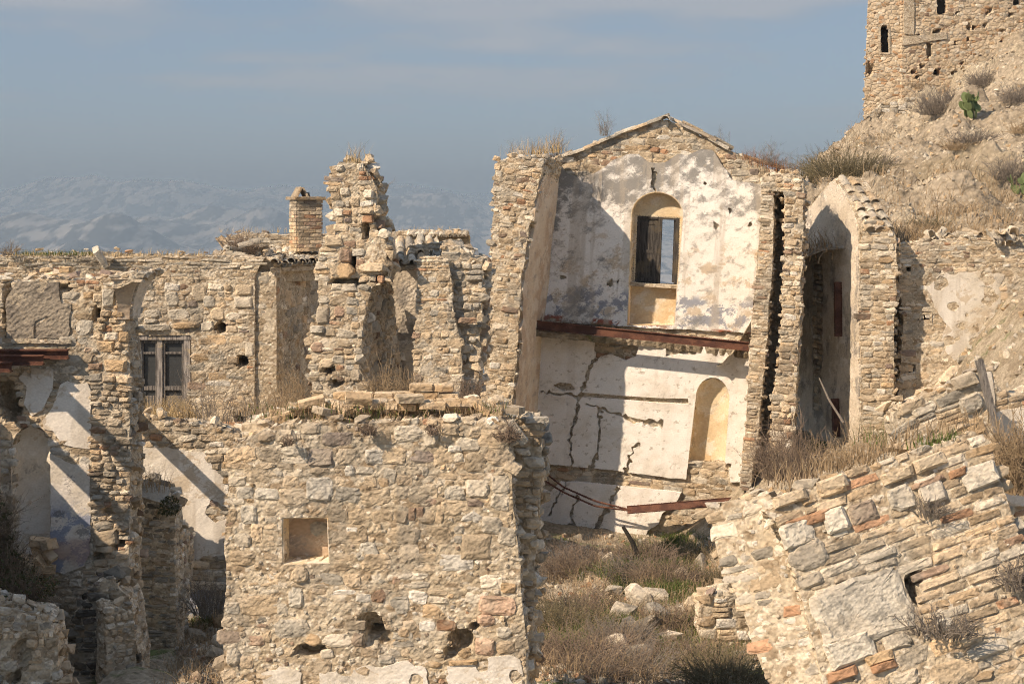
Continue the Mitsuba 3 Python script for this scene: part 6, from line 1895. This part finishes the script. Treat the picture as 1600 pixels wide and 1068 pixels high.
# ------------------------------------------------------------------ stones in the yard
rng = np.random.default_rng(700)
STN = [(975, 965, .42, 2, "squarish pale boulder in the middle of the yard"), (1000, 945, .5, 2, "long pale slab stone leaning behind the yard's squarish boulder"), (1022, 938, .45, 2, "pale stone at the upper right of the boulder group"), (1012, 985, .4, 8, "dark hollow stone under the boulder group"), (985, 990, .45, 8, "dark burnt stone left of the hollow one"),
       (1100, 888, .42, 3, "grey boulder close to the toppled slab's upper left"), (960, 930, .3, 3, "grey stone half in the brown bushes of the yard"), (1060, 905, .3, 0, "tan stone above the yard's green strip"), (950, 880, .3, 2, "pale stone under the cracked foot of the house"), (940, 875, .25, 2, "small pale stone beside the cracked foot of the house"),
       (960, 1015, .35, 2, "white flat stone low in the yard, left of the middle"), (1050, 1005, .3, 2, "pale stone near the bottom middle of the yard"), (1025, 965, .35, 3, "grey stone right of the squarish boulder"), (1085, 955, .4, 0, "tan boulder beside the low rubble wall"), (1000, 1030, .4, 3, "grey long stone near the yard's bottom"),
       (305, 1000, .3, 2, "pale flat stone left of the large rubble wall"), (335, 1030, .25, 0, "small tan stone left of the large rubble wall's foot"), (345, 978, .4, 1, "ochre block leaning against the large rubble wall's left foot"), (350, 1010, .35, 2, "rounded pale stone at the large rubble wall's lower left edge")]
for px, py, sz, c, lb in STN:
    k = thing("boulder", lb, "stone")
    p = ground_at(px, py)
    v, f = rock_mesh(p + [0, 0, .08], sz, rng, 18, (1.2, .9, .8), rand_axes(rng, .5))
    obj(k, (v, f), "m_stone", np.tile((c + rng.uniform(-.1, .1), rng.uniform(.7, .95)), (len(v), 1)))
ms = []
for _ in range(2600):
    p = ground_at(rng.uniform(825, 1190), rng.uniform(835, 1080)) if rng.uniform() < .8 else ground_at(rng.uniform(280, 352), rng.uniform(960, 1080))
    v, f = rock_mesh(p, rng.uniform(.03, .15) ** 1.0 * (1.5 if rng.uniform() < .15 else 1), rng, 9, (1.2, 1, .7), rand_axes(rng))
    ms.append((v, f, np.tile((rng.choice([0., 2., 3., 1., 5.]), rng.uniform(.8, 1.1)), (len(v), 1))))
for _ in range(1800):
    X, Y = rng.uniform(3.5, 11), rng.uniform(18, 34)
    v, f = rock_mesh((X, Y, ground_z(X, Y)), rng.uniform(.04, .25), rng, 9, (1.2, 1, .7), rand_axes(rng))
    ms.append((v, f, np.tile((rng.choice([0., 2., 3., 1.]), rng.uniform(.8, 1.1)), (len(v), 1))))
v, f = cat([m[:2] for m in ms])
obj("rubble", (v, f), "m_stone", np.vstack([m[2] for m in ms]))
tag("rubble", "small rubble strewn over the yard", "stones", kind="stuff")
k = thing("low_wall", "low crumbling rubble wall in the yard beside the toppled slab's left end", "wall")
w = Wall(k, Plane(1130, 970, 22.5), [(1092, 950), (1110, 930), (1140, 922), (1190, 930), (1200, 1010), (1100, 1016), (1088, 985)], .5, res=.045, seed=711, amp=.04, ragged_amp=.05)
w.lay((.09, .18), (1.1, 2), .1, proud=(.02, .08), rough=.15)
w.edge([(1092, 950), (1112, 930), (1140, 923), (1190, 930)], (.14, .28), .13, .5)
w.finish(120)
k = thing("wooden_post", "short charred wooden stick leaning out of the bushes in front of the house", "stick")
a, b = ground_at(1000, 872), None
b = a + np.array([-.28, .1, .52])
v, f = tubes(np.array([[a - [0, 0, .1], (a + b) / 2 + [.02, 0, 0], b]]), np.array([[.05, .045, .03]]), 6)
obj(k, (v, f), "m_soot")
k = thing("wooden_stick", "thin bare branch leaning against the stained gable wall", "branch")
a, b = P(1318, 660, 30.0), P(1280, 590, 30.5)
v, f = tubes(np.array([[a, a * .5 + b * .5 + [-.05, 0, .02], b]]), np.array([[.025, .02, .012]]), 5)
obj(k, (v, f), "m_twig_grey")
k = thing("loose_tile", "long broken tile tipped up on the row house's wall head", "roof tile")
v, f = box_mesh(P(157, 402, 29.7), (.10, .32, .36), trimesh.transformations.euler_matrix(.3, -.5, .2)[:3, :3].T, np.random.default_rng(1), .02)
obj(k, (v, f), "m_stone", np.tile((3.0, 1.3), (len(v), 1)))
